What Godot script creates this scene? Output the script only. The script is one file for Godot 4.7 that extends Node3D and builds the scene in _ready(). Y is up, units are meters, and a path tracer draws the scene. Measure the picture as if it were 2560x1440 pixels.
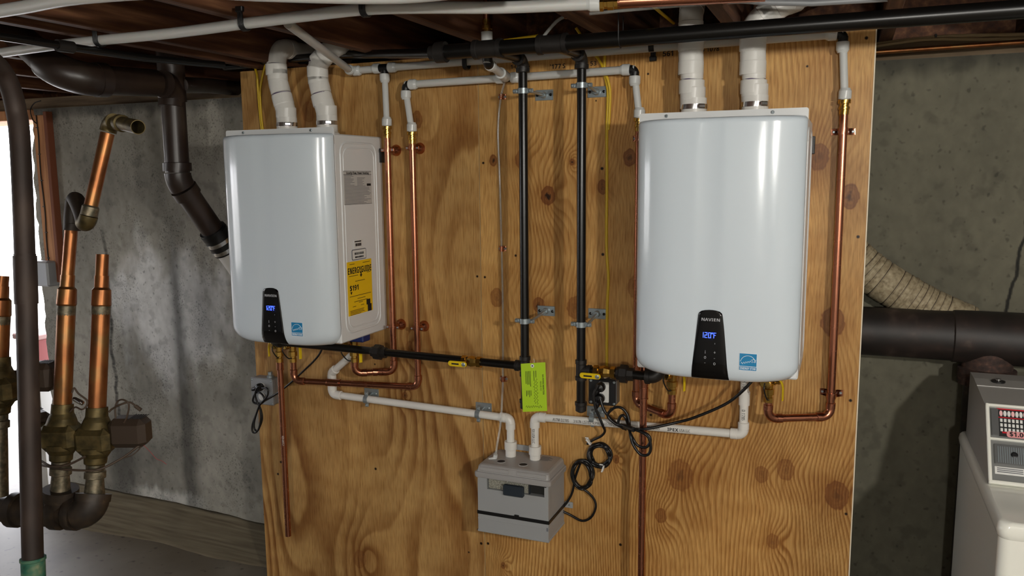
extends Node3D
# A basement wall: two wall-hung water heaters on a plywood board. Metres, y up, the board's face lies in z = 0.

class M:
	var v := PackedVector3Array()
	var n := PackedVector3Array()
	var uv := PackedVector2Array()
	var ix := PackedInt32Array()

	func patch(V: PackedVector3Array, I: PackedInt32Array, smooth: bool, flip: bool, T := PackedVector2Array()) -> void:
		if flip:
			for k in range(0, I.size(), 3):
				var q = I[k + 1]
				I[k + 1] = I[k + 2]
				I[k + 2] = q
		if smooth:
			var N := PackedVector3Array()
			N.resize(V.size())
			for k in range(0, I.size(), 3):
				var f = (V[I[k + 2]] - V[I[k]]).cross(V[I[k + 1]] - V[I[k]])
				for j in 3:
					N[I[k + j]] += f
			var b := v.size()
			for k in V.size():
				v.append(V[k])
				n.append(N[k].normalized() if N[k].length() > 1e-14 else Vector3.UP)
				uv.append(T[k] if T.size() else Vector2.ZERO)
			for k in I:
				ix.append(k + b)
		else:
			for k in range(0, I.size(), 3):
				var f = (V[I[k + 2]] - V[I[k]]).cross(V[I[k + 1]] - V[I[k]]).normalized()
				for j in 3:
					ix.append(v.size())
					v.append(V[I[k + j]])
					n.append(f)
					uv.append(T[I[k + j]] if T.size() else Vector2.ZERO)

	# closed rings joined into a skin; a ring given twice makes a hard edge
	func rings(R: Array, cap0 := true, cap1 := true, smooth := true) -> M:
		var c = R[0].size()
		var V := PackedVector3Array()
		var I := PackedInt32Array()
		var mid := []
		for r in R:
			var s := Vector3.ZERO
			for p in r:
				V.append(p)
				s += p
			mid.append(s / c)
		var out := 0.0
		for a in R.size() - 1:
			for j in c:
				var k = (j + 1) % c
				var p0 = a * c + j
				var p1 = a * c + k
				var p2 = (a + 1) * c + k
				var p3 = (a + 1) * c + j
				I.append_array([p0, p1, p2, p0, p2, p3])
				var f = (V[p2] - V[p0]).cross(V[p1] - V[p0]) + (V[p3] - V[p0]).cross(V[p2] - V[p0])
				out += f.dot((V[p0] + V[p1] + V[p2] + V[p3]) * 0.25 - (mid[a] + mid[a + 1]) * 0.5)
		patch(V, I, smooth, out < 0)
		for e in 2:
			if [cap0, cap1][e]:
				var r = R[0] if e == 0 else R[-1]
				var m = mid[0] if e == 0 else mid[-1]
				var other = Vector3.ZERO
				for q in range(1, R.size()):
					var d = m - (mid[q] if e == 0 else mid[-1 - q])
					if d.length() > 1e-6:
						other = d
						break
				var W := PackedVector3Array(r)
				W.append(m)
				var J := PackedInt32Array()
				var f := Vector3.ZERO
				for j in c:
					J.append_array([c, j, (j + 1) % c])
					f += (W[(j + 1) % c] - m).cross(W[j] - m)
				patch(W, J, false, f.dot(other) < 0)
		return self

	func tube(P: Array, r, seg := 14, cap := true) -> M:
		var R := []
		var t = (P[1] - P[0]).normalized()
		var u = t.cross(Vector3(0.31, 0.87, 0.38))
		u = u.normalized() if u.length() > 0.05 else t.cross(Vector3.RIGHT).normalized()
		for k in P.size():
			var d = (P[mini(k + 1, P.size() - 1)] - P[maxi(k - 1, 0)]).normalized()
			u = (u - d * u.dot(d)).normalized()
			var w = d.cross(u)
			var ring := PackedVector3Array()
			var rr = r[k] if r is Array else r
			for j in seg:
				var a = TAU * j / seg
				ring.append(P[k] + (u * cos(a) + w * sin(a)) * rr)
			R.append(ring)
		return rings(R, cap, cap)

	# profile [distance from a, radius] turned about the line from a to b, hard edges between its steps
	func lathe(a: Vector3, b: Vector3, prof: Array, seg := 20, soft := false, squash := 1.0) -> M:
		var t = (b - a).normalized()
		var u = t.cross(Vector3(0.31, 0.87, 0.38))
		u = u.normalized() if u.length() > 0.05 else t.cross(Vector3.RIGHT).normalized()
		var w = t.cross(u)
		var R := []
		for k in prof.size():
			var ring := PackedVector3Array()
			for j in seg:
				var q = TAU * (j + 0.5) / seg
				ring.append(a + t * prof[k][0] + (u * cos(q) + w * sin(q) * squash) * maxf(prof[k][1], 1e-5))
			R.append(ring)
			if not soft and k > 0 and k < prof.size() - 1:
				R.append(ring)
		return rings(R, prof[0][1] > 1e-4, prof[-1][1] > 1e-4, seg > 8)

	func box(c: Vector3, s: Vector3, bevel := 0.002, b := Basis()) -> M:
		var h = s * 0.5
		var e = minf(bevel, minf(h.x, minf(h.y, h.z)) * 0.9)
		var V := PackedVector3Array()
		for ax in 3:
			for sg in [-1, 1]:
				for q in [[-1, -1], [1, -1], [1, 1], [-1, 1]]:
					var p := Vector3.ZERO
					p[ax] = sg * h[ax]
					p[(ax + 1) % 3] = q[0] * (h[(ax + 1) % 3] - e)
					p[(ax + 2) % 3] = q[1] * (h[(ax + 2) % 3] - e)
					V.append(p)
		var tris := []
		for f in 6:
			tris.append([f * 4, f * 4 + 1, f * 4 + 2])
			tris.append([f * 4, f * 4 + 2, f * 4 + 3])
		var near = func(ax, p): # the vertex of axis ax's faces nearest to the corner p
			var best = 0
			var bd = 1e9
			for k in range(ax * 8, ax * 8 + 8):
				var d = V[k].distance_squared_to(p)
				if d < bd:
					bd = d
					best = k
			return best
		if e > 1e-5:
			for sx in [-1, 1]:
				for sy in [-1, 1]:
					for sz in [-1, 1]:
						var p = Vector3(sx * h.x, sy * h.y, sz * h.z)
						tris.append([near.call(0, p), near.call(1, p), near.call(2, p)])
			for ax in 3:
				for s1 in [-1, 1]:
					for s2 in [-1, 1]:
						var p := Vector3.ZERO
						p[(ax + 1) % 3] = s1 * h[(ax + 1) % 3]
						p[(ax + 2) % 3] = s2 * h[(ax + 2) % 3]
						var p2 = p
						p[ax] = h[ax]
						p2[ax] = -h[ax]
						var q0 = near.call((ax + 1) % 3, p)
						var q1 = near.call((ax + 2) % 3, p)
						var q2 = near.call((ax + 2) % 3, p2)
						var q3 = near.call((ax + 1) % 3, p2)
						tris.append([q0, q1, q2])
						tris.append([q0, q2, q3])
		var I := PackedInt32Array()
		for t in tris:
			var f = (V[t[2]] - V[t[0]]).cross(V[t[1]] - V[t[0]])
			if f.dot(V[t[0]] + V[t[1]] + V[t[2]]) < 0:
				t = [t[0], t[2], t[1]]
			I.append_array(t)
		var W := PackedVector3Array()
		for p in V:
			W.append(c + b * p)
		patch(W, I, false, false)
		return self

	# a flat outline in its own x and y, from z = 0 to z = d, set by the transform
	func prism(poly: PackedVector2Array, d: float, t := Transform3D(), inset := 0.0) -> M:
		var area := 0.0
		for k in poly.size():
			area += poly[k].cross(poly[(k + 1) % poly.size()])
		if area < 0:
			poly.reverse()
		var R := []
		var mid := Vector2.ZERO
		for p in poly:
			mid += p / poly.size()
		for lv in [[0.0, 0.0], [d - inset, 0.0], [d - inset, 0.0], [d, inset]]:
			var ring := PackedVector3Array()
			for p in poly:
				var q = p + (mid - p).normalized() * lv[1]
				ring.append(t * Vector3(q.x, q.y, lv[0]))
			R.append(ring)
		for a in R.size() - 1:
			for j in poly.size():
				var k = (j + 1) % poly.size()
				patch(PackedVector3Array([R[a][j], R[a][k], R[a + 1][k], R[a + 1][j]]), PackedInt32Array([0, 2, 1, 0, 3, 2]), false, false)
		var tr := Geometry2D.triangulate_polygon(poly)
		for e in 2:
			var J := PackedInt32Array(tr)
			var f := 0.0
			for k in range(0, tr.size(), 3):
				f += (poly[tr[k + 1]] - poly[tr[k]]).cross(poly[tr[k + 2]] - poly[tr[k]])
			patch(R[0] if e == 0 else R[-1], J, false, (f > 0) == (e == 1))
		return self

	# a flat picture: corners bottom left, bottom right, top right, top left as seen
	func quad(a: Vector3, b: Vector3, c: Vector3, d: Vector3) -> M:
		patch(PackedVector3Array([a, b, c, d]), PackedInt32Array([0, 2, 1, 0, 3, 2]), false, false, PackedVector2Array([Vector2(0, 1), Vector2(1, 1), Vector2(1, 0), Vector2(0, 0)]))
		return self

	func done() -> ArrayMesh:
		var A := []
		A.resize(Mesh.ARRAY_MAX)
		A[Mesh.ARRAY_VERTEX] = v
		A[Mesh.ARRAY_NORMAL] = n
		A[Mesh.ARRAY_TEX_UV] = uv
		A[Mesh.ARRAY_INDEX] = ix
		var m := ArrayMesh.new()
		m.add_surface_from_arrays(Mesh.PRIMITIVE_TRIANGLES, A)
		return m


var taken := {}
var mats := {}
const V3Z = Vector3.ZERO

func numbered(s: String) -> String:
	var k = taken.get(s, 0)
	taken[s] = k + 1
	return s if k == 0 else "%s_%03d" % [s, k]

func thing(called: String, label: String, category: String, at: Vector3, group := "") -> Node3D:
	var o := Node3D.new()
	o.name = numbered(called)
	add_child(o)
	o.position = at
	o.set_meta("label", label)
	o.set_meta("category", category)
	if group:
		o.set_meta("group", group)
	return o

# one mesh under a thing or a part, given in room coordinates (or in the parent's own with local)
func put(parent: Node3D, called: String, m, material: Material, local := false, label := "") -> MeshInstance3D:
	var o := MeshInstance3D.new()
	o.name = called
	o.mesh = m.done() if m is M else m
	o.material_override = material
	parent.add_child(o, true)
	if not local and parent.get_parent() == self:
		o.position = -parent.position
	if label:
		o.set_meta("label", label)
	return o

func struct(called: String, m: M, material: Material, label := "") -> MeshInstance3D:
	var o := MeshInstance3D.new()
	o.name = numbered(called)
	o.mesh = m.done()
	o.material_override = material
	add_child(o)
	o.set_meta("kind", "structure")
	if label:
		o.set_meta("label", label)
	return o

func c8(r, g, b, a := 255) -> Color:
	return Color(r / 255.0, g / 255.0, b / 255.0, a / 255.0)

func mk(called: String, col: Color, rough := 0.6, metal := 0.0) -> StandardMaterial3D:
	var m := StandardMaterial3D.new()
	m.resource_name = called
	m.albedo_color = col
	m.roughness = rough
	m.metallic = metal
	mats[called] = m
	return m

func noise_tex(freq: float, ramp: Array, sd: int, oct := 4, side := 512, cell := false) -> NoiseTexture2D:
	var f := FastNoiseLite.new()
	f.seed = sd
	f.frequency = freq
	f.fractal_octaves = oct
	f.noise_type = FastNoiseLite.TYPE_CELLULAR if cell else FastNoiseLite.TYPE_SIMPLEX_SMOOTH
	var t := NoiseTexture2D.new()
	t.width = side
	t.height = side
	t.seamless = true
	t.noise = f
	var g := Gradient.new()
	var offs := PackedFloat32Array()
	var cols := PackedColorArray()
	for r in ramp:
		offs.append(r[0])
		cols.append(r[1])
	g.offsets = offs
	g.colors = cols
	t.color_ramp = g
	return t

func tri_tex(m: StandardMaterial3D, t: Texture2D, scale: Vector3) -> void:
	m.albedo_texture = t
	m.uv1_triplanar = true
	m.uv1_world_triplanar = true
	m.uv1_scale = scale

# a smooth curve through points
func curve(P: Array, n := 8, closed := false) -> Array:
	var out := []
	var c = P.size()
	for k in (c if closed else c - 1):
		var a = P[(k - 1 + c) % c] if closed or k > 0 else P[0] * 2 - P[1]
		var b = P[k]
		var d = P[(k + 1) % c]
		var e = P[(k + 2) % c] if closed or k + 2 < c else d * 2 - b
		for j in n:
			var t = float(j) / n
			out.append(0.5 * ((2.0 * b) + (d - a) * t + (2.0 * a - 5.0 * b + 4.0 * d - e) * t * t + (3.0 * b - a - 3.0 * d + e) * t * t * t))
	out.append(P[0] if closed else P[-1])
	return out

# the arc that rounds the corner k of the way a - k - b: its points
func arc(a: Vector3, k: Vector3, b: Vector3, rb: float, n := 9) -> Array:
	var da = (a - k).normalized()
	var db = (b - k).normalized()
	var th = da.angle_to(db)
	var tl = rb / tan(th * 0.5)
	var p0 = k + da * tl
	var p1 = k + db * tl
	var out := []
	var o = k + (da + db).normalized() * (rb / sin(th * 0.5))
	for j in n + 1:
		out.append(o + (p0 - o).slerp(p1 - o, float(j) / n))
	return out

# a plumbed run: straight pipes with an elbow fitting at each corner, every piece a part
func run(root: Node3D, P: Array, r: float, mt: Material, o := {}) -> void:
	var fr = o.get("fr", r * 1.17)
	var rb = o.get("rb", r * 1.9)
	var cl = o.get("cl", r * 1.3)
	var fm = o.get("fm", mt)
	var a = P[0]
	for k in range(1, P.size()):
		var end = P[k]
		if k < P.size() - 1:
			var A = arc(P[k - 1], P[k], P[k + 1], rb, o.get("n", 9))
			end = A[0]
			var m := M.new()
			m.tube(A, fr if not o.get("bare", false) else r, 18, false)
			if not o.get("bare", false):
				for s in [[A[0], (P[k - 1] - P[k]).normalized()], [A[-1], (P[k + 1] - P[k]).normalized()]]:
					m.lathe(s[0], s[0] + s[1], [[-0.001, fr * 0.97], [0.0, fr * o.get("rim", 1.06)], [cl, fr * o.get("rim", 1.06)], [cl + 0.0015, r]], 18)
			put(root, o.get("en", "elbow"), m, fm)
			put(root, o.get("pn", "pipe"), M.new().tube([a, end], r, 18), mt)
			a = A[-1]
		else:
			put(root, o.get("pn", "pipe"), M.new().tube([a, end], r, 18), mt)

# a sleeve fitting round a pipe, between two points
func sleeve(root: Node3D, called: String, a: Vector3, b: Vector3, r: float, fr: float, mt: Material, rim := 1.0) -> MeshInstance3D:
	var L = a.distance_to(b)
	var e = minf(L * 0.18, fr * 0.25)
	var prof = [[0.0, r], [0.0, fr * rim], [e, fr * rim], [e * 1.3, fr], [L - e * 1.3, fr], [L - e, fr * rim], [L, fr * rim], [L, r]]
	return put(root, called, M.new().lathe(a, b, prof, 22), mt)

func words(parent: Node3D, called: String, s: String, h: float, at: Vector3, b: Basis, mt: Material, bold := false, local := false, wide := 1.0, depth := 0.0008) -> MeshInstance3D:
	var t := TextMesh.new()
	var f := SystemFont.new()
	f.font_names = PackedStringArray(["Droid Sans"])
	f.font_weight = 700 if bold else 400
	t.font = f
	t.text = s
	t.font_size = 32
	t.pixel_size = h / 32.0 * 1.35
	t.depth = depth
	t.curve_step = 1.0
	var o := put(parent, called, t, mt, local)
	o.transform = Transform3D(b * Basis.from_scale(Vector3(wide, 1, 1)), at + (Vector3.ZERO if local or parent.get_parent() != self else -parent.position))
	return o

func hang(pts: Array) -> Array:
	return curve(pts, 7)

func screw(root: Node3D, at: Vector3, dir: Vector3, r := 0.004, called := "screw") -> void:
	put(root, called, M.new().lathe(at - dir * 0.002, at + dir, [[0.0, r], [0.003, r], [0.0045, r * 0.6], [0.0045, 0.0]], 12), mats.zinc)

func _ready() -> void:
	# camera, sky, lamp, exposure
	var cam := Camera3D.new()
	cam.name = "camera"
	cam.transform = Transform3D(Basis(Vector3(0.9249, -0.0093, -0.38), Vector3(-0.0432, 0.9906, -0.1296), Vector3(0.3776, 0.1363, 0.9159)).orthonormalized(), Vector3(2.1592, 1.65, 2.5392))
	cam.fov = 39.1586
	cam.near = 0.02
	cam.far = 100.0
	add_child(cam)
	cam.current = true
	var env := Environment.new()
	env.background_mode = Environment.BG_SKY
	var sky := Sky.new()
	var sm := ProceduralSkyMaterial.new()
	sm.sky_top_color = c8(226, 230, 240)
	sm.sky_horizon_color = c8(245, 244, 250)
	sm.ground_bottom_color = c8(150, 148, 146)
	sm.ground_horizon_color = c8(240, 238, 240)
	sm.sun_angle_max = 0.0
	sky.sky_material = sm
	env.sky = sky
	env.background_energy_multiplier = 11.0
	env.tonemap_mode = Environment.TONE_MAPPER_LINEAR
	env.tonemap_exposure = 1.17
	env.sdfgi_enabled = true
	env.ssao_enabled = true
	env.ssil_enabled = true
	var we := WorldEnvironment.new()
	we.name = "world"
	we.environment = env
	add_child(we)
	ceiling_bulb(Vector3(3.25, 1.88, 2.75), 2.55, "bare bulb in a white lampholder, the one nearer the washing machine")
	ceiling_bulb(Vector3(2.45, 1.76, 3.8), 1.7, "bare bulb in a white lampholder, the one farther from the board")

	materials()
	setting()
	plywood()
	heaters()
	vents()
	gas()
	hangers()
	pex()
	copper()
	drains()
	neutralizer()
	electrics()
	old_pipes()
	right_side()
	small_things()


func ceiling_bulb(at: Vector3, e: float, label: String) -> void:
	var l := OmniLight3D.new()
	l.name = numbered("bulb_light")
	l.position = at
	l.light_color = Color(1.0, 0.985, 0.955)
	l.light_energy = e
	l.omni_range = 12.0
	l.omni_attenuation = 2.0
	l.light_size = 0.045
	l.shadow_enabled = true
	add_child(l)
	var t = thing("ceiling_bulb", label, "lamp", at + Vector3(0, 0.18, 0), "bare basement bulbs")
	var glass := mk("bulb_glass", c8(255, 250, 240), 0.3)
	glass.emission_enabled = true
	glass.emission = c8(255, 246, 228)
	glass.emission_energy_multiplier = 6.0
	put(t, "bulb", M.new().lathe(at + Vector3(0, 0.075, 0), at - Vector3(0, 1, 0), [[0.0, 0.014], [0.03, 0.018], [0.055, 0.036], [0.075, 0.042], [0.095, 0.038], [0.112, 0.022], [0.118, 0.0]], 20, true), glass)
	put(t, "lampholder", M.new().lathe(at + Vector3(0, 0.18, 0), at - Vector3(0, 1, 0), [[0.0, 0.055], [0.012, 0.055], [0.04, 0.03], [0.105, 0.024], [0.105, 0.0]], 20), mk("porcelain", c8(225, 222, 212), 0.3))


func materials() -> void:
	mk("white_paint", c8(216, 227, 235), 0.18)
	mats.white_paint.clearcoat_enabled = true
	mats.white_paint.clearcoat = 0.4
	mats.white_paint.clearcoat_roughness = 0.06
	mk("white_steel", c8(222, 224, 224), 0.3)
	mk("gloss_black", c8(8, 8, 10), 0.12)
	mk("black_iron", c8(15, 14, 13), 0.28, 0.1)
	mk("cast_iron", c8(34, 31, 29), 0.45, 0.2)
	mk("black_plastic", c8(16, 16, 17), 0.4)
	mk("black_cord", c8(14, 13, 14), 0.38)
	mk("copper", c8(184, 122, 96), 0.22, 1.0)
	mats.copper.roughness_texture = noise_tex(0.01, [[0.0, Color(0.75, 0.75, 0.75)], [1.0, Color(1, 1, 1)]], 3)
	mats.copper.roughness = 0.3
	mats.copper.uv1_triplanar = true
	mats.copper.uv1_world_triplanar = true
	mats.copper.uv1_scale = Vector3.ONE * 4.0
	mk("old_copper", Color.WHITE, 0.38, 0.85)
	tri_tex(mats.old_copper, noise_tex(0.012, [[0.0, c8(88, 54, 34)], [0.35, c8(132, 82, 48)], [0.6, c8(150, 98, 58)], [0.85, c8(140, 110, 68)], [1.0, c8(104, 102, 82)]], 8), Vector3(2.2, 1.4, 2.2))
	mk("old_bronze", Color.WHITE, 0.5, 0.7)
	tri_tex(mats.old_bronze, noise_tex(0.02, [[0.0, c8(50, 44, 28)], [0.45, c8(88, 76, 46)], [0.75, c8(110, 94, 58)], [1.0, c8(86, 90, 72)]], 18), Vector3.ONE * 3.0)
	mk("old_solder", Color.WHITE, 0.5, 0.8)
	tri_tex(mats.old_solder, noise_tex(0.03, [[0.0, c8(66, 70, 60)], [0.5, c8(112, 102, 84)], [1.0, c8(160, 150, 128)]], 28), Vector3.ONE * 4.0)
	mk("brass", c8(206, 168, 88), 0.22, 1.0)
	mk("zinc", c8(160, 170, 174), 0.34, 0.6)
	mk("stainless", c8(214, 214, 214), 0.16, 1.0)
	mk("pvc", c8(226, 224, 218), 0.32)
	mk("pvc_purple", c8(70, 48, 92), 0.4)
	mk("pex", c8(196, 196, 192), 0.38)
	mats.pex.subsurf_scatter_enabled = true
	mats.pex.subsurf_scatter_strength = 0.15
	mk("pex_fitting", c8(206, 208, 206), 0.22)
	mk("yellow_jacket", c8(212, 176, 30), 0.45)
	mk("yellow_handle", c8(226, 194, 24), 0.4)
	mk("grey_box", c8(150, 152, 154), 0.45, 0.2)
	mk("grey_plastic", c8(158, 160, 160), 0.42)
	mk("grey_lid", c8(160, 158, 156), 0.4)
	mk("steel_box", c8(120, 122, 122), 0.38, 0.6)
	mk("dark_navy", c8(40, 48, 56), 0.4)
	mk("ink", c8(22, 20, 20), 0.7)
	mk("grey_ink", c8(110, 112, 116), 0.6)
	mk("silver_ink", c8(176, 178, 182), 0.35)
	mk("paper_white", c8(222, 222, 218), 0.5)
	mk("paper_grey", c8(196, 194, 190), 0.5)
	mk("energy_yellow", c8(240, 196, 16), 0.5)
	mk("sticker_blue", c8(24, 132, 186), 0.4)
	mk("sticker_white", c8(232, 240, 244), 0.4)
	mk("red_plastic", c8(190, 24, 40), 0.45)
	mk("blue_plastic", c8(24, 40, 96), 0.45)
	mk("tag_green", c8(176, 214, 34), 0.6)
	mk("rust_steel", Color.WHITE, 0.6, 0.35)
	tri_tex(mats.rust_steel, noise_tex(0.01, [[0.0, c8(38, 30, 26)], [0.5, c8(58, 46, 40)], [1.0, c8(82, 68, 58)]], 31), Vector3(2, 1, 2))
	mk("dark_drain", Color.WHITE, 0.36)
	tri_tex(mats.dark_drain, noise_tex(0.008, [[0.0, c8(36, 26, 22)], [0.55, c8(52, 40, 33)], [0.8, c8(64, 56, 48)], [1.0, c8(92, 84, 74)]], 33, 5), Vector3(1.6, 0.8, 1.6))
	mk("big_pipe", Color.WHITE, 0.55)
	tri_tex(mats.big_pipe, noise_tex(0.01, [[0.0, c8(18, 15, 14)], [0.5, c8(34, 28, 25)], [0.8, c8(50, 38, 33)], [1.0, c8(84, 70, 62)]], 35, 5), Vector3(1.4, 2.2, 1.4))
	mk("old_iron", Color.WHITE, 0.55, 0.2)
	tri_tex(mats.old_iron, noise_tex(0.015, [[0.0, c8(26, 21, 17)], [0.5, c8(46, 37, 29)], [0.85, c8(66, 52, 38)], [1.0, c8(92, 76, 54)]], 39), Vector3(3, 3, 3))
	mk("rust_patch", Color.WHITE, 0.8)
	tri_tex(mats.rust_patch, noise_tex(0.03, [[0.0, c8(36, 28, 25)], [0.5, c8(62, 46, 40)], [0.8, c8(86, 60, 50)], [1.0, c8(130, 112, 100)]], 36, 5), Vector3(3, 3, 3))
	mk("duct_wrap", Color.WHITE, 0.7)
	tri_tex(mats.duct_wrap, noise_tex(0.02, [[0.0, c8(92, 80, 60)], [0.4, c8(150, 136, 108)], [1.0, c8(190, 178, 150)]], 37, 5), Vector3(5, 5, 5))
	mk("joist_wood", Color.WHITE, 0.75)
	tri_tex(mats.joist_wood, noise_tex(0.006, [[0.0, c8(62, 36, 22)], [0.45, c8(88, 52, 30)], [0.7, c8(104, 66, 40)], [1.0, c8(132, 92, 60)]], 41, 5), Vector3(9, 9, 0.7))
	mk("sill_wood", Color.WHITE, 0.75)
	tri_tex(mats.sill_wood, noise_tex(0.006, [[0.0, c8(84, 66, 46)], [0.5, c8(112, 92, 68)], [1.0, c8(140, 120, 94)]], 42, 5), Vector3(0.7, 9, 9))
	mk("subfloor", Color.WHITE, 0.85)
	tri_tex(mats.subfloor, noise_tex(0.006, [[0.0, c8(56, 36, 26)], [0.6, c8(78, 52, 36)], [1.0, c8(98, 70, 50)]], 43, 5), Vector3(1.0, 4, 4))
	mk("strip_wood", Color.WHITE, 0.7)
	tri_tex(mats.strip_wood, noise_tex(0.006, [[0.0, c8(150, 96, 58)], [0.5, c8(186, 128, 82)], [1.0, c8(206, 152, 104)]], 44, 5), Vector3(12, 0.8, 12))
	mk("floor_concrete", Color.WHITE, 0.55)
	tri_tex(mats.floor_concrete, noise_tex(0.006, [[0.0, c8(74, 64, 50)], [0.45, c8(98, 88, 72)], [0.8, c8(108, 99, 84)], [1.0, c8(122, 114, 100)]], 51, 6), Vector3(0.6, 0.6, 0.6))
	mats.floor_concrete.detail_enabled = true
	mats.floor_concrete.detail_blend_mode = BaseMaterial3D.BLEND_MODE_MUL
	mats.floor_concrete.detail_albedo = noise_tex(0.06, [[0.0, c8(120, 112, 104)], [0.2, c8(255, 255, 255)], [1.0, c8(255, 255, 255)]], 52, 2)
	mk("cove_mortar", Color.WHITE, 0.9)
	tri_tex(mats.cove_mortar, noise_tex(0.008, [[0.0, c8(84, 74, 56)], [0.45, c8(112, 101, 80)], [0.7, c8(122, 111, 90)], [1.0, c8(138, 129, 110)]], 53, 5), Vector3(0.5, 9.0, 9.0))
	mk("plain_concrete", Color.WHITE, 0.85)
	tri_tex(mats.plain_concrete, noise_tex(0.008, [[0.0, c8(96, 92, 82)], [0.5, c8(118, 114, 104)], [1.0, c8(136, 132, 122)]], 54, 6), Vector3(0.7, 0.7, 0.7))
	mk("painted_block", c8(160, 158, 152), 0.8)
	mk("outside_slab", c8(206, 204, 202), 0.8)
	mk("block_white", c8(190, 188, 184), 0.8)
	mk("verdigris", Color.WHITE, 0.7, 0.2)
	tri_tex(mats.verdigris, noise_tex(0.02, [[0.0, c8(28, 62, 48)], [0.45, c8(44, 104, 84)], [0.75, c8(100, 120, 92)], [1.0, c8(150, 150, 116)]], 55, 4), Vector3(3, 3, 3))
	var tb := mk("clear_tube", c8(214, 216, 210, 70), 0.12)
	tb.transparency = BaseMaterial3D.TRANSPARENCY_ALPHA
	var win := mk("clear_window", c8(60, 66, 64, 20), 0.03)
	win.transparency = BaseMaterial3D.TRANSPARENCY_ALPHA
	mk("beads", c8(196, 194, 180), 0.5)
	mk("dark_inside", c8(24, 25, 26), 0.6)
	mk("enamel", c8(232, 232, 222), 0.14)
	mk("washer_side", c8(104, 106, 98), 0.35)
	mk("meter_grey", c8(158, 156, 152), 0.4)
	mk("led_blue", c8(90, 120, 255), 0.4)
	mats.led_blue.emission_enabled = true
	mats.led_blue.emission = c8(56, 84, 255)
	mats.led_blue.emission_energy_multiplier = 3.0


# an albedo picture worked out pixel by pixel: fn(x, y) with both from 0 to 1, y down
func paint(w: int, h: int, fn: Callable) -> ImageTexture:
	var data := PackedByteArray()
	data.resize(w * h * 3)
	var k := 0
	for j in h:
		var y = (j + 0.5) / h
		for i in w:
			var c: Color = fn.call((i + 0.5) / w, y)
			data[k] = int(clampf(c.r, 0, 1) * 255.0)
			data[k + 1] = int(clampf(c.g, 0, 1) * 255.0)
			data[k + 2] = int(clampf(c.b, 0, 1) * 255.0)
			k += 3
	return ImageTexture.create_from_image(Image.create_from_data(w, h, false, Image.FORMAT_RGB8, data))


func fnoise(sd: int, oct := 3, ty := FastNoiseLite.TYPE_SIMPLEX_SMOOTH) -> FastNoiseLite:
	var f := FastNoiseLite.new()
	f.seed = sd
	f.frequency = 1.0
	f.fractal_octaves = oct
	f.noise_type = ty
	return f


const WX0 = -1.7
const WX1 = 2.75

func wall_texture() -> ImageTexture:
	var a := fnoise(1, 5)
	var b := fnoise(2, 4)
	var pit := fnoise(3, 2)
	return paint(1400, 630, func(u, v):
		var x = lerpf(WX0, WX1, u)
		var y = lerpf(2.0, 0.0, v)
		var left = clampf(1.0 - (x + 0.2) / 0.6, 0.0, 1.0)
		var base = c8(103, 100, 85).lerp(c8(150, 146, 136), left)
		var big = a.get_noise_2d(x * 2.0, y * 1.4)
		var k = 1.0 + (0.13 + 0.08 * left) * big + 0.07 * b.get_noise_2d(x * 22.0, y * 16.0)
		if left > 0.0:
			# thin whitewash left on the wall, ragged at its edges
			var d = Vector2((x + 0.78) / 0.40, (y - 1.02) / 0.42).length()
			var wash = smoothstep(1.05, 0.45, d + 0.55 * a.get_noise_2d(x * 3.0 + 9.0, y * 1.2) + 0.25 * b.get_noise_2d(x * 12.0, y * 5.0))
			base = base.lerp(c8(208, 208, 206), wash * 0.85)
			# damp vertical bands and a crack
			var band = exp(-pow((x - -0.7121 + 0.02 * a.get_noise_1d(y * 3.0)) / 0.028, 2.0)) * smoothstep(1.6, 1.1, y)
			band += 0.6 * exp(-pow((x - -0.6755 - 0.02 * b.get_noise_1d(y * 4.0)) / 0.04, 2.0)) * smoothstep(1.1, 0.6, y)
			k *= 1.0 - 0.36 * clampf(band, 0, 1)
			var cr = absf(x - -1.1438 - 0.012 * a.get_noise_1d(y * 9.0) - 0.03 * a.get_noise_1d(y * 1.7))
			k *= 1.0 - 0.62 * smoothstep(0.016, 0.003, cr) * smoothstep(0.35, 0.55, y) * smoothstep(1.45, 1.3, y) * (0.7 + 0.6 * b.get_noise_1d(y * 40.0))
			k *= 1.0 - 0.3 * smoothstep(0.12, 0.0, absf(x - -1.1329) - 0.02) * smoothstep(0.6, 0.4, y)
			var salt = smoothstep(0.165, 0.12, y + 0.035 * b.get_noise_1d(x * 14.0)) * smoothstep(-1.1733, -0.9568, x) * smoothstep(-0.5797, -0.7036, x)
			base = base.lerp(c8(216, 214, 206), clampf(salt, 0, 1))
		else:
			for cx in [[2.6411, 0.0], [2.6067 + 0.035, 0.01]]:
				var cr = absf(x - cx[0] - 0.02 * a.get_noise_1d(y * 2.0) - 0.006 * a.get_noise_1d(y * 14.0) - (y - 1.3) * 0.12)
				k *= 1.0 - 0.45 * smoothstep(0.006, 0.002, cr) * smoothstep(1.75, 1.6, y)
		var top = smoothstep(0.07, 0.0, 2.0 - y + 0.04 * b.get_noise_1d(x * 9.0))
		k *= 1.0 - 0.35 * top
		var p = pit.get_noise_2d(x * 34.0, y * 30.0)
		var p2 = pit.get_noise_2d(x * 95.0 + 7.0, y * 80.0)
		k *= 1.0 - 0.32 * left * smoothstep(0.30, 0.6, p2) * smoothstep(-0.15, 0.35, b.get_noise_2d(x * 4.0 + 13.0, y * 3.0))
		k *= 1.0 - 0.22 * smoothstep(0.52, 0.74, p) - 0.10 * smoothstep(0.2, 0.5, b.get_noise_2d(x * 9.0 + 30.0, y * 9.0))
		return Color(base.r * k, base.g * k, base.b * k))


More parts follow.
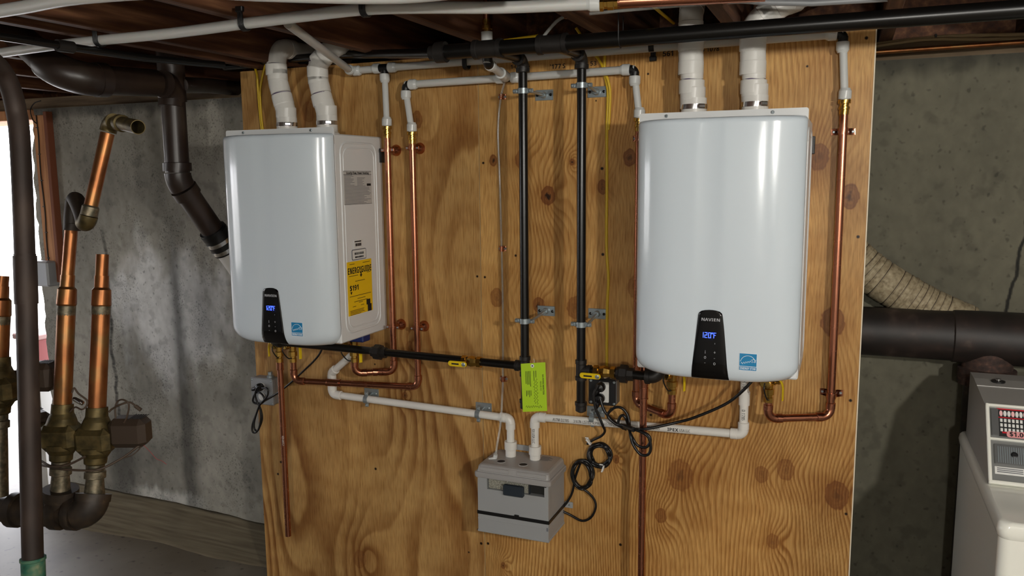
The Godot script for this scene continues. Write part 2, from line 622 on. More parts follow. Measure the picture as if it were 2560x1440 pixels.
func setting() -> void:
	struct("floor", M.new().box(Vector3(0.7, -0.1, 1.9), Vector3(7.4, 0.2, 5.6), 0.0), mats.floor_concrete)
	# the old poured wall behind the board, its left end broken off at the hatchway
	var m := M.new()
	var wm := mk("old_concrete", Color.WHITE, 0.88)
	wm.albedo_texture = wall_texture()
	wm.heightmap_enabled = true
	wm.heightmap_texture = noise_tex(0.02, [[0.0, Color(0, 0, 0)], [1.0, Color(1, 1, 1)]], 61, 6)
	wm.heightmap_scale = 0.35
	var nz := fnoise(71, 4)
	var rows := 60
	var V := PackedVector3Array()
	var T := PackedVector2Array()
	var I := PackedInt32Array()
	for j in rows + 1:
		var y = 2.0 * j / rows
		var xl = -1.60 - 0.02 * smoothstep(1.7, 0.3, y) + 0.022 * nz.get_noise_1d(y * 9.0) + (0.03 * smoothstep(1.75, 1.95, y))
		for p in [Vector3(xl + 0.02, y, -0.60), Vector3(xl + 0.03 * nz.get_noise_1d(y * 12.0 + 50.0), y, -0.45), Vector3(xl, y, -0.335), Vector3(xl + 0.012, y, -0.32), Vector3(0.4, y, -0.32), Vector3(WX1, y, -0.32), Vector3(4.4, y, -0.32)]:
			V.append(p)
			T.append(Vector2((p.x - WX0 + (p.z + 0.32)) / (WX1 - WX0), 1.0 - y / 2.0))
	for j in rows:
		for i in 6:
			var a = j * 7 + i
			I.append_array([a, a + 8, a + 1, a, a + 7, a + 8])
	m.patch(V, I, true, false, T)
	m.box(Vector3(1.43, 1.0, -0.5), Vector3(5.9, 2.0, 0.2), 0.0)
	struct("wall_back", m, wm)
	struct("wall_back", M.new().box(Vector3(-2.95, 1.0, -0.46), Vector3(0.5, 2.0, 0.28), 0.0), mats.plain_concrete)
	# left wall with a basement window
	var wl := M.new()
	for q in [[-0.6, 0.9, 0.0, 2.3], [2.4, 4.8, 0.0, 2.3], [0.9, 2.4, 0.0, 0.95], [0.9, 2.4, 1.8, 2.3]]:
		wl.box(Vector3(-2.9, (q[2] + q[3]) / 2, (q[0] + q[1]) / 2), Vector3(0.2, q[3] - q[2], q[1] - q[0]), 0.0)
	struct("wall_left", wl, mats.painted_block)
	var fr := M.new()
	for q in [[0.9, 0.95, 0.95, 1.8], [2.35, 2.4, 0.95, 1.8], [0.95, 2.35, 0.95, 1.0], [0.95, 2.35, 1.75, 1.8], [1.63, 1.67, 1.0, 1.75]]:
		fr.box(Vector3(-2.9, (q[2] + q[3]) / 2, (q[0] + q[1]) / 2), Vector3(0.06, q[3] - q[2], q[1] - q[0]), 0.003)
	var win = struct("window_1", fr, mats.block_white)
	var glass := mk("window_glass", c8(230, 240, 240, 20), 0.02)
	glass.transparency = BaseMaterial3D.TRANSPARENCY_ALPHA
	for z in [1.29, 2.01]:
		put(win, "pane", M.new().box(Vector3(-2.9, 1.375, z), Vector3(0.006, 0.75, 0.68), 0.0), glass, true)
	struct("wall_right", M.new().box(Vector3(4.3, 1.15, 2.0), Vector3(0.2, 2.3, 5.4), 0.0), mats.painted_block)
	struct("wall_front", M.new().box(Vector3(0.7, 1.15, 4.65), Vector3(7.4, 2.3, 0.2), 0.0), mats.painted_block)
	struct("ceiling", M.new().box(Vector3(0.7, 2.33, 2.0), Vector3(7.4, 0.06, 5.6), 0.0), mats.subfloor)
	# sill plates, rim joist and the header over the hatchway
	struct("trim_1", M.new().box(Vector3(0.75, 2.03, -0.47), Vector3(7.3, 0.058, 0.2), 0.003), mats.sill_wood, "rough wooden sill plate along the top of the wall")
	struct("trim_2", M.new().box(Vector3(0.75, 2.18, -0.55), Vector3(7.3, 0.24, 0.06), 0.003), mats.joist_wood, "rim joist above the sill plate")
	struct("trim_3", M.new().box(Vector3(-2.15, 1.975, -0.46), Vector3(1.14, 0.05, 0.26), 0.003), mats.strip_wood, "reddish wooden header over the hatchway")
	for x in [-2.6, -2.2, -1.75, -1.25, -0.85, -0.45, 0.10, 0.232, 0.68, 1.09, 1.475, 1.838, 2.25, 2.65, 3.05, 3.45, 3.85]:
		struct("ceiling_joist", M.new().box(Vector3(x, 2.18, 2.02), Vector3(0.04, 0.24, 5.1), 0.003), mats.joist_wood)
	for x in [-0.66, 1.28, 2.04]:
		struct("joist_blocking", M.new().box(Vector3(x, 2.19, -0.18 if x > 0 else 1.4), Vector3(0.35, 0.2, 0.04), 0.003), mats.joist_wood)
	# mortar cove along the foot of the wall
	var R := []
	for i in 30:
		var x = -1.62 + 1.7 * i / 29.0
		var h = 0.095 - 0.035 * clampf((x + 0.9) / 0.9, 0.0, 1.0) + 0.008 * nz.get_noise_1d(x * 3.0)
		var w = 0.24 + 0.03 * nz.get_noise_1d(x * 2.0 + 7.0)
		var r := PackedVector3Array()
		for q in 13:
			var f = q / 12.0
			r.append(Vector3(x, h * pow(1.0 - f, 1.35) + 0.004 * sin(f * 34.0 + nz.get_noise_1d(x * 2.5) * 3.0) * (1.0 - f), -0.325 + w * f))
		r.append(Vector3(x, -0.02, -0.325 + w))
		r.append(Vector3(x, -0.02, -0.335))
		R.append(r)
	struct("mortar_cove", M.new().rings(R), mats.cove_mortar, "sloping mortar fillet with brown streaks at the foot of the wall")
	# outside the hatchway
	struct("ground_slab", M.new().box(Vector3(-3.2, -0.12, -2.6), Vector3(6.0, 0.2, 4.0), 0.0), mats.outside_slab)
	for x in [0.35, 0.95, 1.5, 2.12]:
		struct("wall_stud", M.new().box(Vector3(x, 1.025, -0.065), Vector3(0.038, 2.05, 0.088), 0.002), mats.sill_wood)


func plywood_texture(x0: float, x1: float, y1: float, knots: Array, holes: Array, sd: int, rings: float, wild: float, light: Color, dark: Color, fade: float) -> ImageTexture:
	var a := fnoise(sd, 2)
	var b := fnoise(sd + 1, 3)
	var c := fnoise(sd + 2, 2)
	var w = int((x1 - x0) * 500.0)
	return paint(w, int(y1 * 500.0), func(u, v):
		var x = lerpf(x0, x1, u)
		var y = lerpf(y1, 0.0, v)
		var g = x * rings + wild * a.get_noise_2d(x * 1.5, y * 0.5) + (0.30 if rings < 30.0 else 0.10) * b.get_noise_2d(x * 5.0, y * 0.9)
		var knot := 0.0
		var core := 0.0
		var halo := 0.0
		for q in knots:
			var dx = (x - q[0]) / q[2]
			if absf(dx) > 7.0:
				continue
			var dy = (y - q[1]) / (q[2] * 1.35)
			var d2 = dx * dx + dy * dy
			if d2 > 60.0:
				continue
			g += (1.6 + rings * 0.02) * exp(-d2 * 0.10) * (1.0 + 0.5 * dx * exp(-d2 * 0.3))
			halo = maxf(halo, exp(-d2 * 0.22))
			var e = sqrt(d2) + 0.12 * c.get_noise_2d(x * 40.0, y * 40.0)
			if e < 1.0:
				knot = maxf(knot, smoothstep(1.0, 0.86, e) * q[3] * (0.72 + 0.28 * smoothstep(0.62, 0.92, e) + 0.10 * sin(e * 22.0)))
				core = maxf(core, smoothstep(0.45, 0.1, e + 0.3 * c.get_noise_2d(x * 90.0, y * 40.0)) * q[4])
		var s = fposmod(g, 1.0)
		var late = smoothstep(0.0, 0.78, s) * (1.0 - smoothstep(0.80, 1.0, s))
		late *= late
		var fibre = c.get_noise_2d(x * 260.0, y * 5.0)
		var mott = b.get_noise_2d(x * 3.0 + 40.0, y * 1.6) * 0.5 + 0.5 * a.get_noise_2d(x * 5.0, y * 9.0)
		var show = clampf(0.55 + 0.75 * a.get_noise_2d(x * 1.8 + 20.0, y * 1.1 + 5.0) + fade * (0.9 - y) * 0.35, 0.12, 0.95)
		var col = light.lerp(dark, clampf(0.12 + late * show * 0.62 + 0.30 * mott + 0.10 * fibre + 0.26 * halo, 0.0, 1.0))
		col = col.lerp(c8(104, 56, 24), clampf(knot, 0.0, 1.0) * 0.85)
		col = col.lerp(c8(34, 18, 10), core * 0.9)
		for q in holes:
			if absf(x - q[0]) < 0.012 and absf(y - q[1]) < 0.012:
				col = col.lerp(c8(24, 12, 6), smoothstep(q[2], q[2] * 0.5, Vector2(x - q[0], y - q[1]).length()))
		var k = 1.0 + 0.10 * a.get_noise_2d(x * 2.2 + 70.0, y * 1.1) + 0.05 * c.get_noise_2d(x * 120.0, y * 14.0)
		return Color(col.r * k, col.g * k, col.b * k))


func plywood() -> void:
	var knots = [
		[1.0479, 1.7036, 0.015, 0.9, 0.9], [1.2442, 1.5853, 0.026, 1.0, 1.0], [1.3275, 1.694, 0.009, 0.9, 1.0], [1.4316, 1.6135, 0.019, 0.9, 0.3],
		[1.5186, 1.7048, 0.022, 0.9, 0.4], [2.0779, 1.6975, 0.031, 0.75, 0.15], [2.1665, 1.5833, 0.028, 0.85, 0.5], [0.7587, 1.8489, 0.024, 0.7, 0.2],
		[1.0551, 1.2348, 0.026, 0.6, 0.15], [1.1498, 1.7046, 0.024, 0.7, 0.2], [1.2099, 1.2163, 0.022, 0.8, 0.7], [1.6967, 0.6808, 0.042, 0.5, 0.25],
		[1.9503, 0.718, 0.022, 0.55, 0.1], [2.0207, 0.743, 0.027, 0.55, 0.1], [2.1702, 0.6822, 0.036, 0.75, 0.2], [1.6363, 0.532, 0.02, 0.7, 0.1],
		[1.9909, 0.5033, 0.02, 0.5, 0.1], [2.1368, 1.2143, 0.036, 0.8, 0.1], [0.6796, 0.8503, 0.011, 0.8, 0.6], [0.7054, 1.0361, 0.017, 0.5, 0.2],
		[1.3377, 1.2148, 0.03, 0.6, 0.1], [1.0676, 0.254, 0.010, 0.8, 0.5], [1.4828, 0.7074, 0.012, 0.8, 0.3], [0.4578, 0.1687, 0.03, 0.35, 0.1],
		[0.3032, 1.8937, 0.03, 0.4, 0.1], [1.544, 1.291, 0.03, 0.4, 0.2],
	]
	var holes = []
	for q in [[2.1905, 2.0245, 0.0055], [2.0375, 1.9562, 0.004], [2.194, 1.4674, 0.0055], [2.1952, 0.9803, 0.0055], [0.9817, 1.3058, 0.005], [1.0107, 1.3042, 0.005],
			[0.9813, 0.3232, 0.006], [1.0085, 0.3278, 0.006], [1.5006, 0.4081, 0.006], [1.0107, 1.6961, 0.005], [1.5981, 0.8729, 0.005], [0.099, 0.518, 0.006],
			[0.082, 0.4654, 0.006], [0.5429, 0.5487, 0.006], [2.1984, 0.6268, 0.005], [0.9306, 0.2803, 0.004], [1.5739, 1.9605, 0.004], [1.4075, 1.8865, 0.003], [1.4285, 1.6721, 0.006],
			[1.4329, 1.3952, 0.006], [1.1266, 1.3826, 0.005], [0.5548, 0.9582, 0.004], [0.9693 , 0.3749, 0.004]]:
		holes.append(q)
	var seam = 0.996
	var spec = [[0.0, seam - 0.0012, 90, 11.0, 3.6, c8(196, 156, 98), c8(112, 68, 28), 0.7], [seam + 0.0012, 2.2161, 140, 78.0, 6.5, c8(208, 164, 100), c8(130, 80, 32), 1.0]]
	var fibre := noise_tex(0.028, [[0.0, c8(206, 190, 168)], [0.32, c8(240, 234, 226)], [0.6, c8(255, 255, 255)], [1.0, c8(255, 255, 255)]], 95, 5, 1024)
	var edge := mk("ply_edge", c8(214, 190, 150), 0.8)
	for k in 2:
		var s = spec[k]
		var x0 = s[0]
		var x1 = s[1]
		var top = 2.0557
		var wood := mk("ply_face_%d" % k, Color.WHITE, 0.42)
		wood.albedo_texture = plywood_texture(x0, x1, top, knots, holes, s[2], s[3], s[4], s[5], s[6], s[7])
		wood.metallic_specular = 0.4
		wood.detail_enabled = true
		wood.detail_blend_mode = BaseMaterial3D.BLEND_MODE_MUL
		wood.detail_uv_layer = BaseMaterial3D.DETAIL_UV_2
		wood.detail_albedo = fibre
		wood.uv2_triplanar = true
		wood.uv2_world_triplanar = true
		wood.uv2_scale = Vector3(5.2, 0.42, 5.2)
		var t = thing("plywood_sheet", ["narrower plywood sheet behind the water heater that shows its side panel", "wider knotty plywood sheet behind the water heater that faces squarely forward"][k], "plywood", Vector3((x0 + x1) / 2, 0.0, 0.0))
		put(t, "face_veneer", M.new().quad(Vector3(x0, 0.004, 0), Vector3(x1, 0.004, 0), Vector3(x1, top, 0), Vector3(x0, top, 0)), wood)
		put(t, "core", M.new().box(Vector3((x0 + x1) / 2, top / 2 + 0.002, -0.0098), Vector3(x1 - x0, top - 0.004, 0.0188), 0.0), edge)
	put(get_node("plywood_sheet_001"), "cut_edge", M.new().box(Vector3(2.2152, 1.03, -0.008), Vector3(0.0032, 2.05, 0.0186), 0.0), mk("pale_edge", c8(236, 224, 200), 0.7))
	# stencilled grade marks along the top edge, worn and mostly hidden by the pipes
	var at := [[1322, 158, "1-07 246", 0.013], [1412, 158, "'177 S", 0.015], [1490, 150, "11 01 53", 0.014], [1698, 126, "561", 0.016], [1790, 116, "115 1078", 0.013]]
	var pos := [Vector3(1.1481, 2.0082, 0), Vector3(1.2785, 2.0006, 0), Vector3(1.3726, 2.0025, 0), Vector3(1.6362, 2.0177, 0), Vector3(1.7527, 2.0219, 0)]
	var sheet = get_node("plywood_sheet_001")
	for k in 5:
		words(sheet, "stencil_mark", at[k][2], at[k][3], pos[k], Basis(), mats.ink, true, false, 1.0, 0.0004)
	for q in [[Vector3(1.9688, 2.0413, 0), Vector3(1.9692, 2.0301, 0)], [Vector3(1.9692, 2.0301, 0), Vector3(1.9613, 2.0363, 0)], [Vector3(1.9692, 2.0301, 0), Vector3(1.9768, 2.0352, 0)], [Vector3(2.0103, 2.0451, 0), Vector3(2.0394, 2.0463, 0)], [Vector3(2.0502, 2.0466, 0), Vector3(2.0726, 2.0472, 0)]]:
		put(sheet, "stencil_stroke", M.new().tube([q[0], q[1]], 0.0012, 6), mats.ink)


func rounded(x0: float, y0: float, x1: float, y1: float, r: float, n := 6) -> PackedVector2Array:
	var out := PackedVector2Array()
	for q in [[x1 - r, y1 - r, 0], [x0 + r, y1 - r, 1], [x0 + r, y0 + r, 2], [x1 - r, y0 + r, 3]]:
		for j in n + 1:
			var a = (q[2] + float(j) / n) * PI / 2
			out.append(Vector2(q[0] + cos(a) * r, q[1] + sin(a) * r))
	return out


# one water heater in its own axes: x to the right from its left edge, y up from its base, z out from the board
func water_heater(label: String, at: Vector3) -> Node3D:
	var t = thing("water_heater", label, "water heater", at, "wall-hung water heaters")
	var W = 0.44
	var H = 0.70
	var zf = 0.360
	var zb = 0.298
	var m := M.new()
	var R := []
	var levels := []
	for j in 9:
		var a = PI / 2 * j / 8.0
		levels.append([-0.004 + 0.05 * (1.0 - cos(a)), 0.05 * (1.0 - sin(a)), 0.030 * (1.0 - sin(a))])
	for j in 12:
		levels.append([0.06 + 0.62 * j / 11.0, 0.0, 0.0])
	for j in 6:
		var a = PI / 2 * j / 5.0
		levels.append([H - 0.004 - 0.012 * (1.0 - sin(a)), 0.010 * (1.0 - cos(a)), 0.012 * (1.0 - cos(a))])
	for L in levels:
		var ring := PackedVector3Array()
		var flat := []
		var ca = 0.118
		var cb = 0.058
		flat.append(Vector2(0, zb))
		for q in 13:
			var a = PI / 2 * q / 12.0
			flat.append(Vector2(ca - ca * cos(a), zf - cb + cb * sin(a)))
		for x in [0.13, 0.145, 0.16]:
			flat.append(Vector2(x, zf))
		flat.append(Vector2(0.176, zf))
		flat.append(Vector2(0.181, zf - 0.0022))
		flat.append(Vector2(0.205, zf - 0.0026))
		flat.append(Vector2(0.229, zf - 0.0022))
		flat.append(Vector2(0.234, zf))
		for x in [0.25, 0.28, 0.305]:
			flat.append(Vector2(x, zf))
		for q in 13:
			var a = PI / 2 * (12 - q) / 12.0
			flat.append(Vector2(W - ca + ca * cos(a), zf - cb + cb * sin(a)))
		flat.append(Vector2(W, zb))
		for p in flat:
			var bow = 0.012 * (1.0 - pow((p.x - W / 2) / (W / 2), 2.0)) * clampf((p.y - zb) / 0.058, 0.0, 1.0)
			ring.append(Vector3((p.x - W / 2) * (W - 2.0 * L[1]) / W + W / 2, L[0], maxf(p.y + bow - L[2], zb)))
		R.append(ring)
	m.rings(R)
	put(t, "cover", m, mats.white_paint, true)
	var b := M.new().box(Vector3(W / 2, H / 2 - 0.002, 0.1495), Vector3(W - 0.003, H - 0.006, 0.296), 0.004)
	var body = put(t, "body", b, mats.white_steel, true)
	for s in [-1, 1]:
		for g in [[0.046, 0.03, 0.264, 0.668, 0.036, 0.0042], [0.060, 0.046, 0.248, 0.65, 0.03, 0.003]]:
			var loop := []
			for p in rounded(g[0], g[1], g[2], g[3], g[4]):
				loop.append(Vector3(W / 2 + s * (W / 2 - 0.0025), p.y, p.x))
			loop.append(loop[0])
			put(body, "pressed_bead", M.new().tube(loop, g[5], 8, false), mats.white_steel, true)
	# upright lip above the cover, with two screws
	var lip = put(t, "top_lip", M.new().prism(rounded(0.0, 0.66, W, 0.7165, 0.006, 3), 0.004, Transform3D(Basis(), Vector3(0, 0, 0.2935))), mats.white_steel, true)
	for x in [0.075, 0.352]:
		put(lip, "screw", M.new().lathe(Vector3(x, 0.7075, 0.297), Vector3(x, 0.7075, 0.3), [[0.0, 0.0045], [0.003, 0.0045], [0.004, 0.003], [0.004, 0.0]], 14), mats.zinc, true)
		put(lip, "screw_slot", M.new().box(Vector3(x, 0.7075, 0.3012), Vector3(0.0055, 0.0014, 0.0008), 0.0), mats.ink, true)
	put(t, "mounting_rail", M.new().box(Vector3(W + 0.002, 0.63, 0.012), Vector3(0.012, 0.05, 0.02), 0.001), mats.black_plastic, true)
	for x in [0.117, 0.288]:
		var fc := M.new().lathe(Vector3(x, H - 0.01, 0.115), Vector3(x, 2, 0.115), [[0.0, 0.042], [0.018, 0.042], [0.022, 0.037], [0.078, 0.036], [0.078, 0.03]], 24)
		var col = put(t, "flue_collar", fc, mats.pvc, true)
		var cb := M.new().lathe(Vector3(x, H + 0.036, 0.115), Vector3(x, 2, 0.115), [[0.0, 0.036], [0.0, 0.0385], [0.014, 0.0385], [0.014, 0.036]], 28)
		var band = put(col, "clamp_band", cb, mats.stainless, true)
		band.set_meta("label", "bright steel worm clamp band")
		put(col, "clamp_screw", M.new().box(Vector3(x + 0.026, H + 0.043, 0.115 + 0.03), Vector3(0.024, 0.013, 0.012), 0.003, Basis(Vector3.UP, 0.7)), mats.stainless, true)
	# control panel: a black glass tongue up from the cover's foot
	var bowz = func(x): return zf + 0.012 * (1.0 - pow((x - W / 2) / (W / 2), 2.0))
	var PX = 0.0095
	var pm := M.new()
	var rr := []
	for q in [[0.0, 0.158, 0.258], [0.004, 0.1584, 0.2575], [0.010, 0.159, 0.257], [0.020, 0.160, 0.256], [0.032, 0.1612, 0.2547], [0.046, 0.1626, 0.2533], [0.09, 0.167, 0.249], [0.14, 0.172, 0.244], [0.176, 0.1755, 0.2395], [0.183, 0.1775, 0.2375], [0.188, 0.1835, 0.2315], [0.1905, 0.194, 0.221], [0.1915, 0.203, 0.212]]:
		var ring := PackedVector3Array()
		var lowz = 0.030 * (1.0 - sin(acos(clampf(1.0 - (q[0] + 0.004) / 0.05, 0.0, 1.0))))
		for j in 9:
			var x = lerpf(q[1], q[2], j / 8.0) + PX
			ring.append(Vector3(x, q[0], bowz.call(x) - lowz + (0.0022 if j % 8 else 0.0014)))
		for j in 9:
			var x = lerpf(q[2], q[1], j / 8.0) + PX
			ring.append(Vector3(x, q[0], bowz.call(x) - lowz - 0.006))
		rr.append(ring)
	pm.rings(rr)
	var panel = put(t, "control_panel", pm, mats.gloss_black, true)
	var pz = bowz.call(0.21) + 0.0026
	words(panel, "logo", "NAVIEN", 0.0082, Vector3(0.2085 + PX, 0.1655, pz), Basis(), mats.silver_ink, true, true, 1.2)
	# seven-segment 120 °F
	var seg := M.new()
	var bar = func(x0, y0, x1, y1):
		seg.box(Vector3((x0 + x1) / 2 + 0.1905 + PX, (y0 + y1) / 2 + 0.1165, pz), Vector3(absf(x1 - x0) + 0.0014, absf(y1 - y0) + 0.0014, 0.0008), 0.0)
	bar.call(-0.0005, 0.0, -0.0005, 0.0135)
	for q in [[5, 13.5, 10, 13.5], [10, 7, 10, 13.5], [5, 7, 10, 7], [5, 0, 5, 7], [5, 0, 10, 0], [13.5, 0, 18.5, 0], [13.5, 0, 13.5, 13.5], [18.5, 0, 18.5, 13.5], [13.5, 13.5, 18.5, 13.5], [20.5, 11, 22.5, 11], [20.5, 13.5, 22.5, 13.5], [20.5, 11, 20.5, 13.5], [22.5, 11, 22.5, 13.5], [25.5, 0, 25.5, 13.5], [25.5, 13.5, 30, 13.5], [25.5, 7.4, 29, 7.4]]:
		bar.call(q[0] * 0.00115 - 0.002, q[1] * 0.001, q[2] * 0.00115 - 0.002, q[3] * 0.001)
	put(panel, "temperature_display", seg, mats.led_blue, true, "glowing blue reading of 120 degrees Fahrenheit")
	var lamp := OmniLight3D.new()
	lamp.name = "display_glow"
	lamp.position = Vector3(0.207 + PX, 0.115, pz + 0.012)
	lamp.light_color = Color(0.3, 0.42, 1.0)
	lamp.light_energy = 0.00002
	lamp.light_size = 0.01
	lamp.omni_range = 2.0
	lamp.omni_attenuation = 2.0
	lamp.shadow_enabled = true
	t.add_child(lamp)
	var icons := [[0.196, 0.069, "i"], [0.196, 0.055, "o"], [0.196, 0.040, "-"], [0.221, 0.069, "+"], [0.221, 0.054, "-"], [0.221, 0.039, "o"], [0.221, 0.090, "'"]]
	for q in icons:
		words(panel, "button", q[2], 0.009, Vector3(q[0] + PX, q[1] + 0.008, pz), Basis(), mats.silver_ink, false, true)
	# blue energy sticker: square with an arc and a star, strip with lettering below
	var sx = 0.2945
	var sy = 0.0345
	var sz = bowz.call(0.3) + 0.0006
	var stick = put(t, "efficiency_sticker", M.new().prism(PackedVector2Array([Vector2(0, 0), Vector2(0.045, 0), Vector2(0.045, 0.046), Vector2(0, 0.046)]), 0.0012, Transform3D(Basis(Vector3.UP, 0.02), Vector3(sx, sy, sz))), mats.sticker_white, true)
	put(stick, "print", M.new().box(Vector3(sx + 0.0225, sy + 0.0285, sz + 0.0012), Vector3(0.0435, 0.0335, 0.0006), 0.0), mats.sticker_blue, true)
	put(stick, "print", M.new().box(Vector3(sx + 0.0225, sy + 0.0055, sz + 0.0012), Vector3(0.0435, 0.0095, 0.0006), 0.0), mats.sticker_blue, true)
	words(stick, "print", "ENERGY STAR", 0.0060, Vector3(sx + 0.0225, sy + 0.0056, sz + 0.0018), Basis(), mats.sticker_white, true, true, 0.78)
	var arcp := []
	for j in 15:
		var a = PI * (0.06 + 0.88 * j / 14.0)
		arcp.append(Vector3(sx + 0.0225 + cos(a) * 0.0195, sy + 0.020 + sin(a) * 0.020, sz + 0.0016))
	put(stick, "print", M.new().tube(arcp, 0.0007, 6), mats.sticker_white, true)
	var sq := []
	for j in 25:
		var f = j / 24.0
		sq.append(Vector3(sx + 0.005 + 0.026 * f, sy + 0.0185 + 0.007 * f + 0.0032 * sin(f * 30.0) * (1.0 - 0.4 * f), sz + 0.0016))
	put(stick, "print", M.new().tube(sq, 0.00055, 6), mats.sticker_white, true)
	var star := []
	for j in 11:
		var a = PI / 2 + TAU * j / 10.0
		var rad = 0.0068 if j % 2 == 0 else 0.0028
		star.append(Vector3(sx + 0.0365 + cos(a) * rad, sy + 0.0275 + sin(a) * rad, sz + 0.0016))
	put(stick, "print", M.new().tube(star, 0.0006, 6), mats.sticker_white, true)
	return t


func print_lines(parent: Node3D, spots: Array, h: float, b: Basis, o: Vector3, mt: Material) -> void:
	var m := M.new()
	for s in spots:
		m.box(o + b * Vector3((s[0] + s[2]) / 2, s[1], 0.0), Vector3(s[2] - s[0], h, 0.0005), 0.0, b)
	put(parent, "print_lines", m, mt, true)


func heaters() -> void:
	var a = water_heater("white water heater beside the concrete wall, yellow energy label on its side", Vector3(0.1773, 1.0985, 0.0))
	put(a, "gas_inlet_cover", M.new().box(Vector3(0.40, -0.008, 0.13), Vector3(0.06, 0.03, 0.05), 0.004), mats.blue_plastic, true)
	# what is stuck on its side: rating plate, two bar codes, yellow energy guide. z runs to the left there
	var B := Basis(Vector3(0, 0, -1), Vector3(0, 1, 0), Vector3(1, 0, 0))
	var X = 0.4400
	var rnd := RandomNumberGenerator.new()
	rnd.seed = 5
	var plate = put(a, "rating_plate", M.new().box(Vector3(X, 0.519, 0.168), Vector3(0.0012, 0.112, 0.17), 0.0), mats.paper_grey, true)
	words(plate, "print", "Gravity Flow, Power Venting", 0.0075, Vector3(X + 0.0008, 0.568, 0.168), B, mats.ink, true, true)
	var ls := []
	for k in 24:
		var y = 0.561 - k * 0.0041
		if k < 9:
			ls.append([-0.081, y, -0.081 + rnd.randf_range(0.03, 0.06)])
			if k > 1:
				ls.append([-0.005, y, -0.005 + rnd.randf_range(0.03, 0.05)])
		else:
			ls.append([-0.081, y, rnd.randf_range(0.03, 0.08)])
	print_lines(plate, ls, 0.0015, B, Vector3(X + 0.0008, 0, 0.168), mats.grey_ink)
	print_lines(plate, [[-0.085, 0.5745, 0.085], [-0.085, 0.5630, 0.085], [-0.085, 0.4635, 0.085], [0.055, 0.5285, 0.080], [0.055, 0.532, 0.080], [0.055, 0.525, 0.080]], 0.0012, B, Vector3(X + 0.0008, 0, 0.168), mats.ink)
	print_lines(plate, [[0.055, 0.5285, 0.080]], 0.007, B, Vector3(X + 0.0009, 0, 0.168), mats.ink)
	var c1 = put(a, "bar_code_label", M.new().box(Vector3(X, 0.328, 0.179), Vector3(0.0012, 0.03, 0.052), 0.0), mats.paper_white, true)
	print_lines(c1, [[-0.022, 0.337, 0.018]], 0.004, B, Vector3(X + 0.0008, 0, 0.179), mats.ink)
	var c2 = put(a, "bar_code_label", M.new().prism(rounded(-0.044, 0.274, 0.044, 0.311, 0.006), 0.0012, Transform3D(B, Vector3(X - 0.0004, 0, 0.176))), mats.grey_ink, true)
	put(c2, "paper", M.new().prism(rounded(-0.041, 0.277, 0.041, 0.308, 0.004), 0.0006, Transform3D(B, Vector3(X + 0.0007, 0, 0.176))), mats.paper_white, true)
	for g in [[c1, 0.326, 0.179, 0.010, 0.018], [c2, 0.296, 0.176, 0.008, 0.028], [c2, 0.284, 0.176, 0.006, 0.026]]:
		var bars := []
		var x = -g[4]
		while x < g[4]:
			var w = rnd.randf_range(0.0007, 0.0024)
			bars.append([x, g[1], x + w])
			x += w + rnd.randf_range(0.0006, 0.002)
		print_lines(g[0], bars, g[3], B, Vector3(X + 0.0016, 0, g[2]), mats.ink)
	var eg = put(a, "energy_label", M.new().box(Vector3(X, 0.179, 0.176), Vector3(0.0012, 0.184, 0.151), 0.0), mats.energy_yellow, true, "yellow energy guide label with black print")
	var ec = Vector3(X + 0.0008, 0, 0.176)
	words(eg, "print", "ENERGYGUIDE", 0.0225, ec + Vector3(0, 0.239, 0), B, mats.ink, true, true, 0.70)
	put(eg, "print", M.new().prism(PackedVector2Array([Vector2(0.004, 0.232), Vector2(0.010, 0.232), Vector2(0.010, 0.222), Vector2(0.015, 0.222), Vector2(0.007, 0.213), Vector2(-0.001, 0.222), Vector2(0.004, 0.222)]), 0.0005, Transform3D(B, ec)), mats.ink, true)
	words(eg, "print", "$191", 0.0190, ec + Vector3(0, 0.180, 0.036), B, mats.ink, true, true)
	put(eg, "print", M.new().prism(PackedVector2Array([Vector2(-0.062, 0.168), Vector2(-0.050, 0.168), Vector2(-0.056, 0.158)]), 0.0005, Transform3D(B, ec)), mats.ink, true)
	print_lines(eg, [[-0.06, 0.262, -0.03], [0.02, 0.262, 0.065], [-0.066, 0.222, -0.012], [0.045, 0.226, 0.068], [-0.03, 0.202, 0.03], [-0.066, 0.152, 0.066], [-0.02, 0.141, 0.03], [-0.04, 0.132, 0.045], [-0.012, 0.127, 0.012], [-0.05, 0.116, -0.03], [0.0, 0.116, 0.02], [-0.066, 0.103, 0.02], [-0.066, 0.0985, 0.015], [-0.066, 0.094, 0.022], [-0.066, 0.0895, 0.0]], 0.0017, B, ec, mats.ink)
	for q in [[0.048, 0.121, 0.022], [0.055, 0.1, 0.03]]:
		put(eg, "print", M.new().box(ec + Vector3(0, q[1], -q[0]), Vector3(0.0007, q[2] * 0.85, 0.024), 0.0), mats.ink, true)
	var b = water_heater("white water heater nearest the board's outer end, facing forward, framed by a tall copper pipe", Vector3(1.6198, 1.102, 0.0))
	put(b, "hot_outlet_cover", M.new().box(Vector3(0.055, -0.010, 0.13), Vector3(0.05, 0.03, 0.05), 0.004), mats.red_plastic, true)
	put(b, "cold_inlet_cover", M.new().box(Vector3(0.335, -0.010, 0.13), Vector3(0.07, 0.03, 0.05), 0.004), mats.blue_plastic, true)


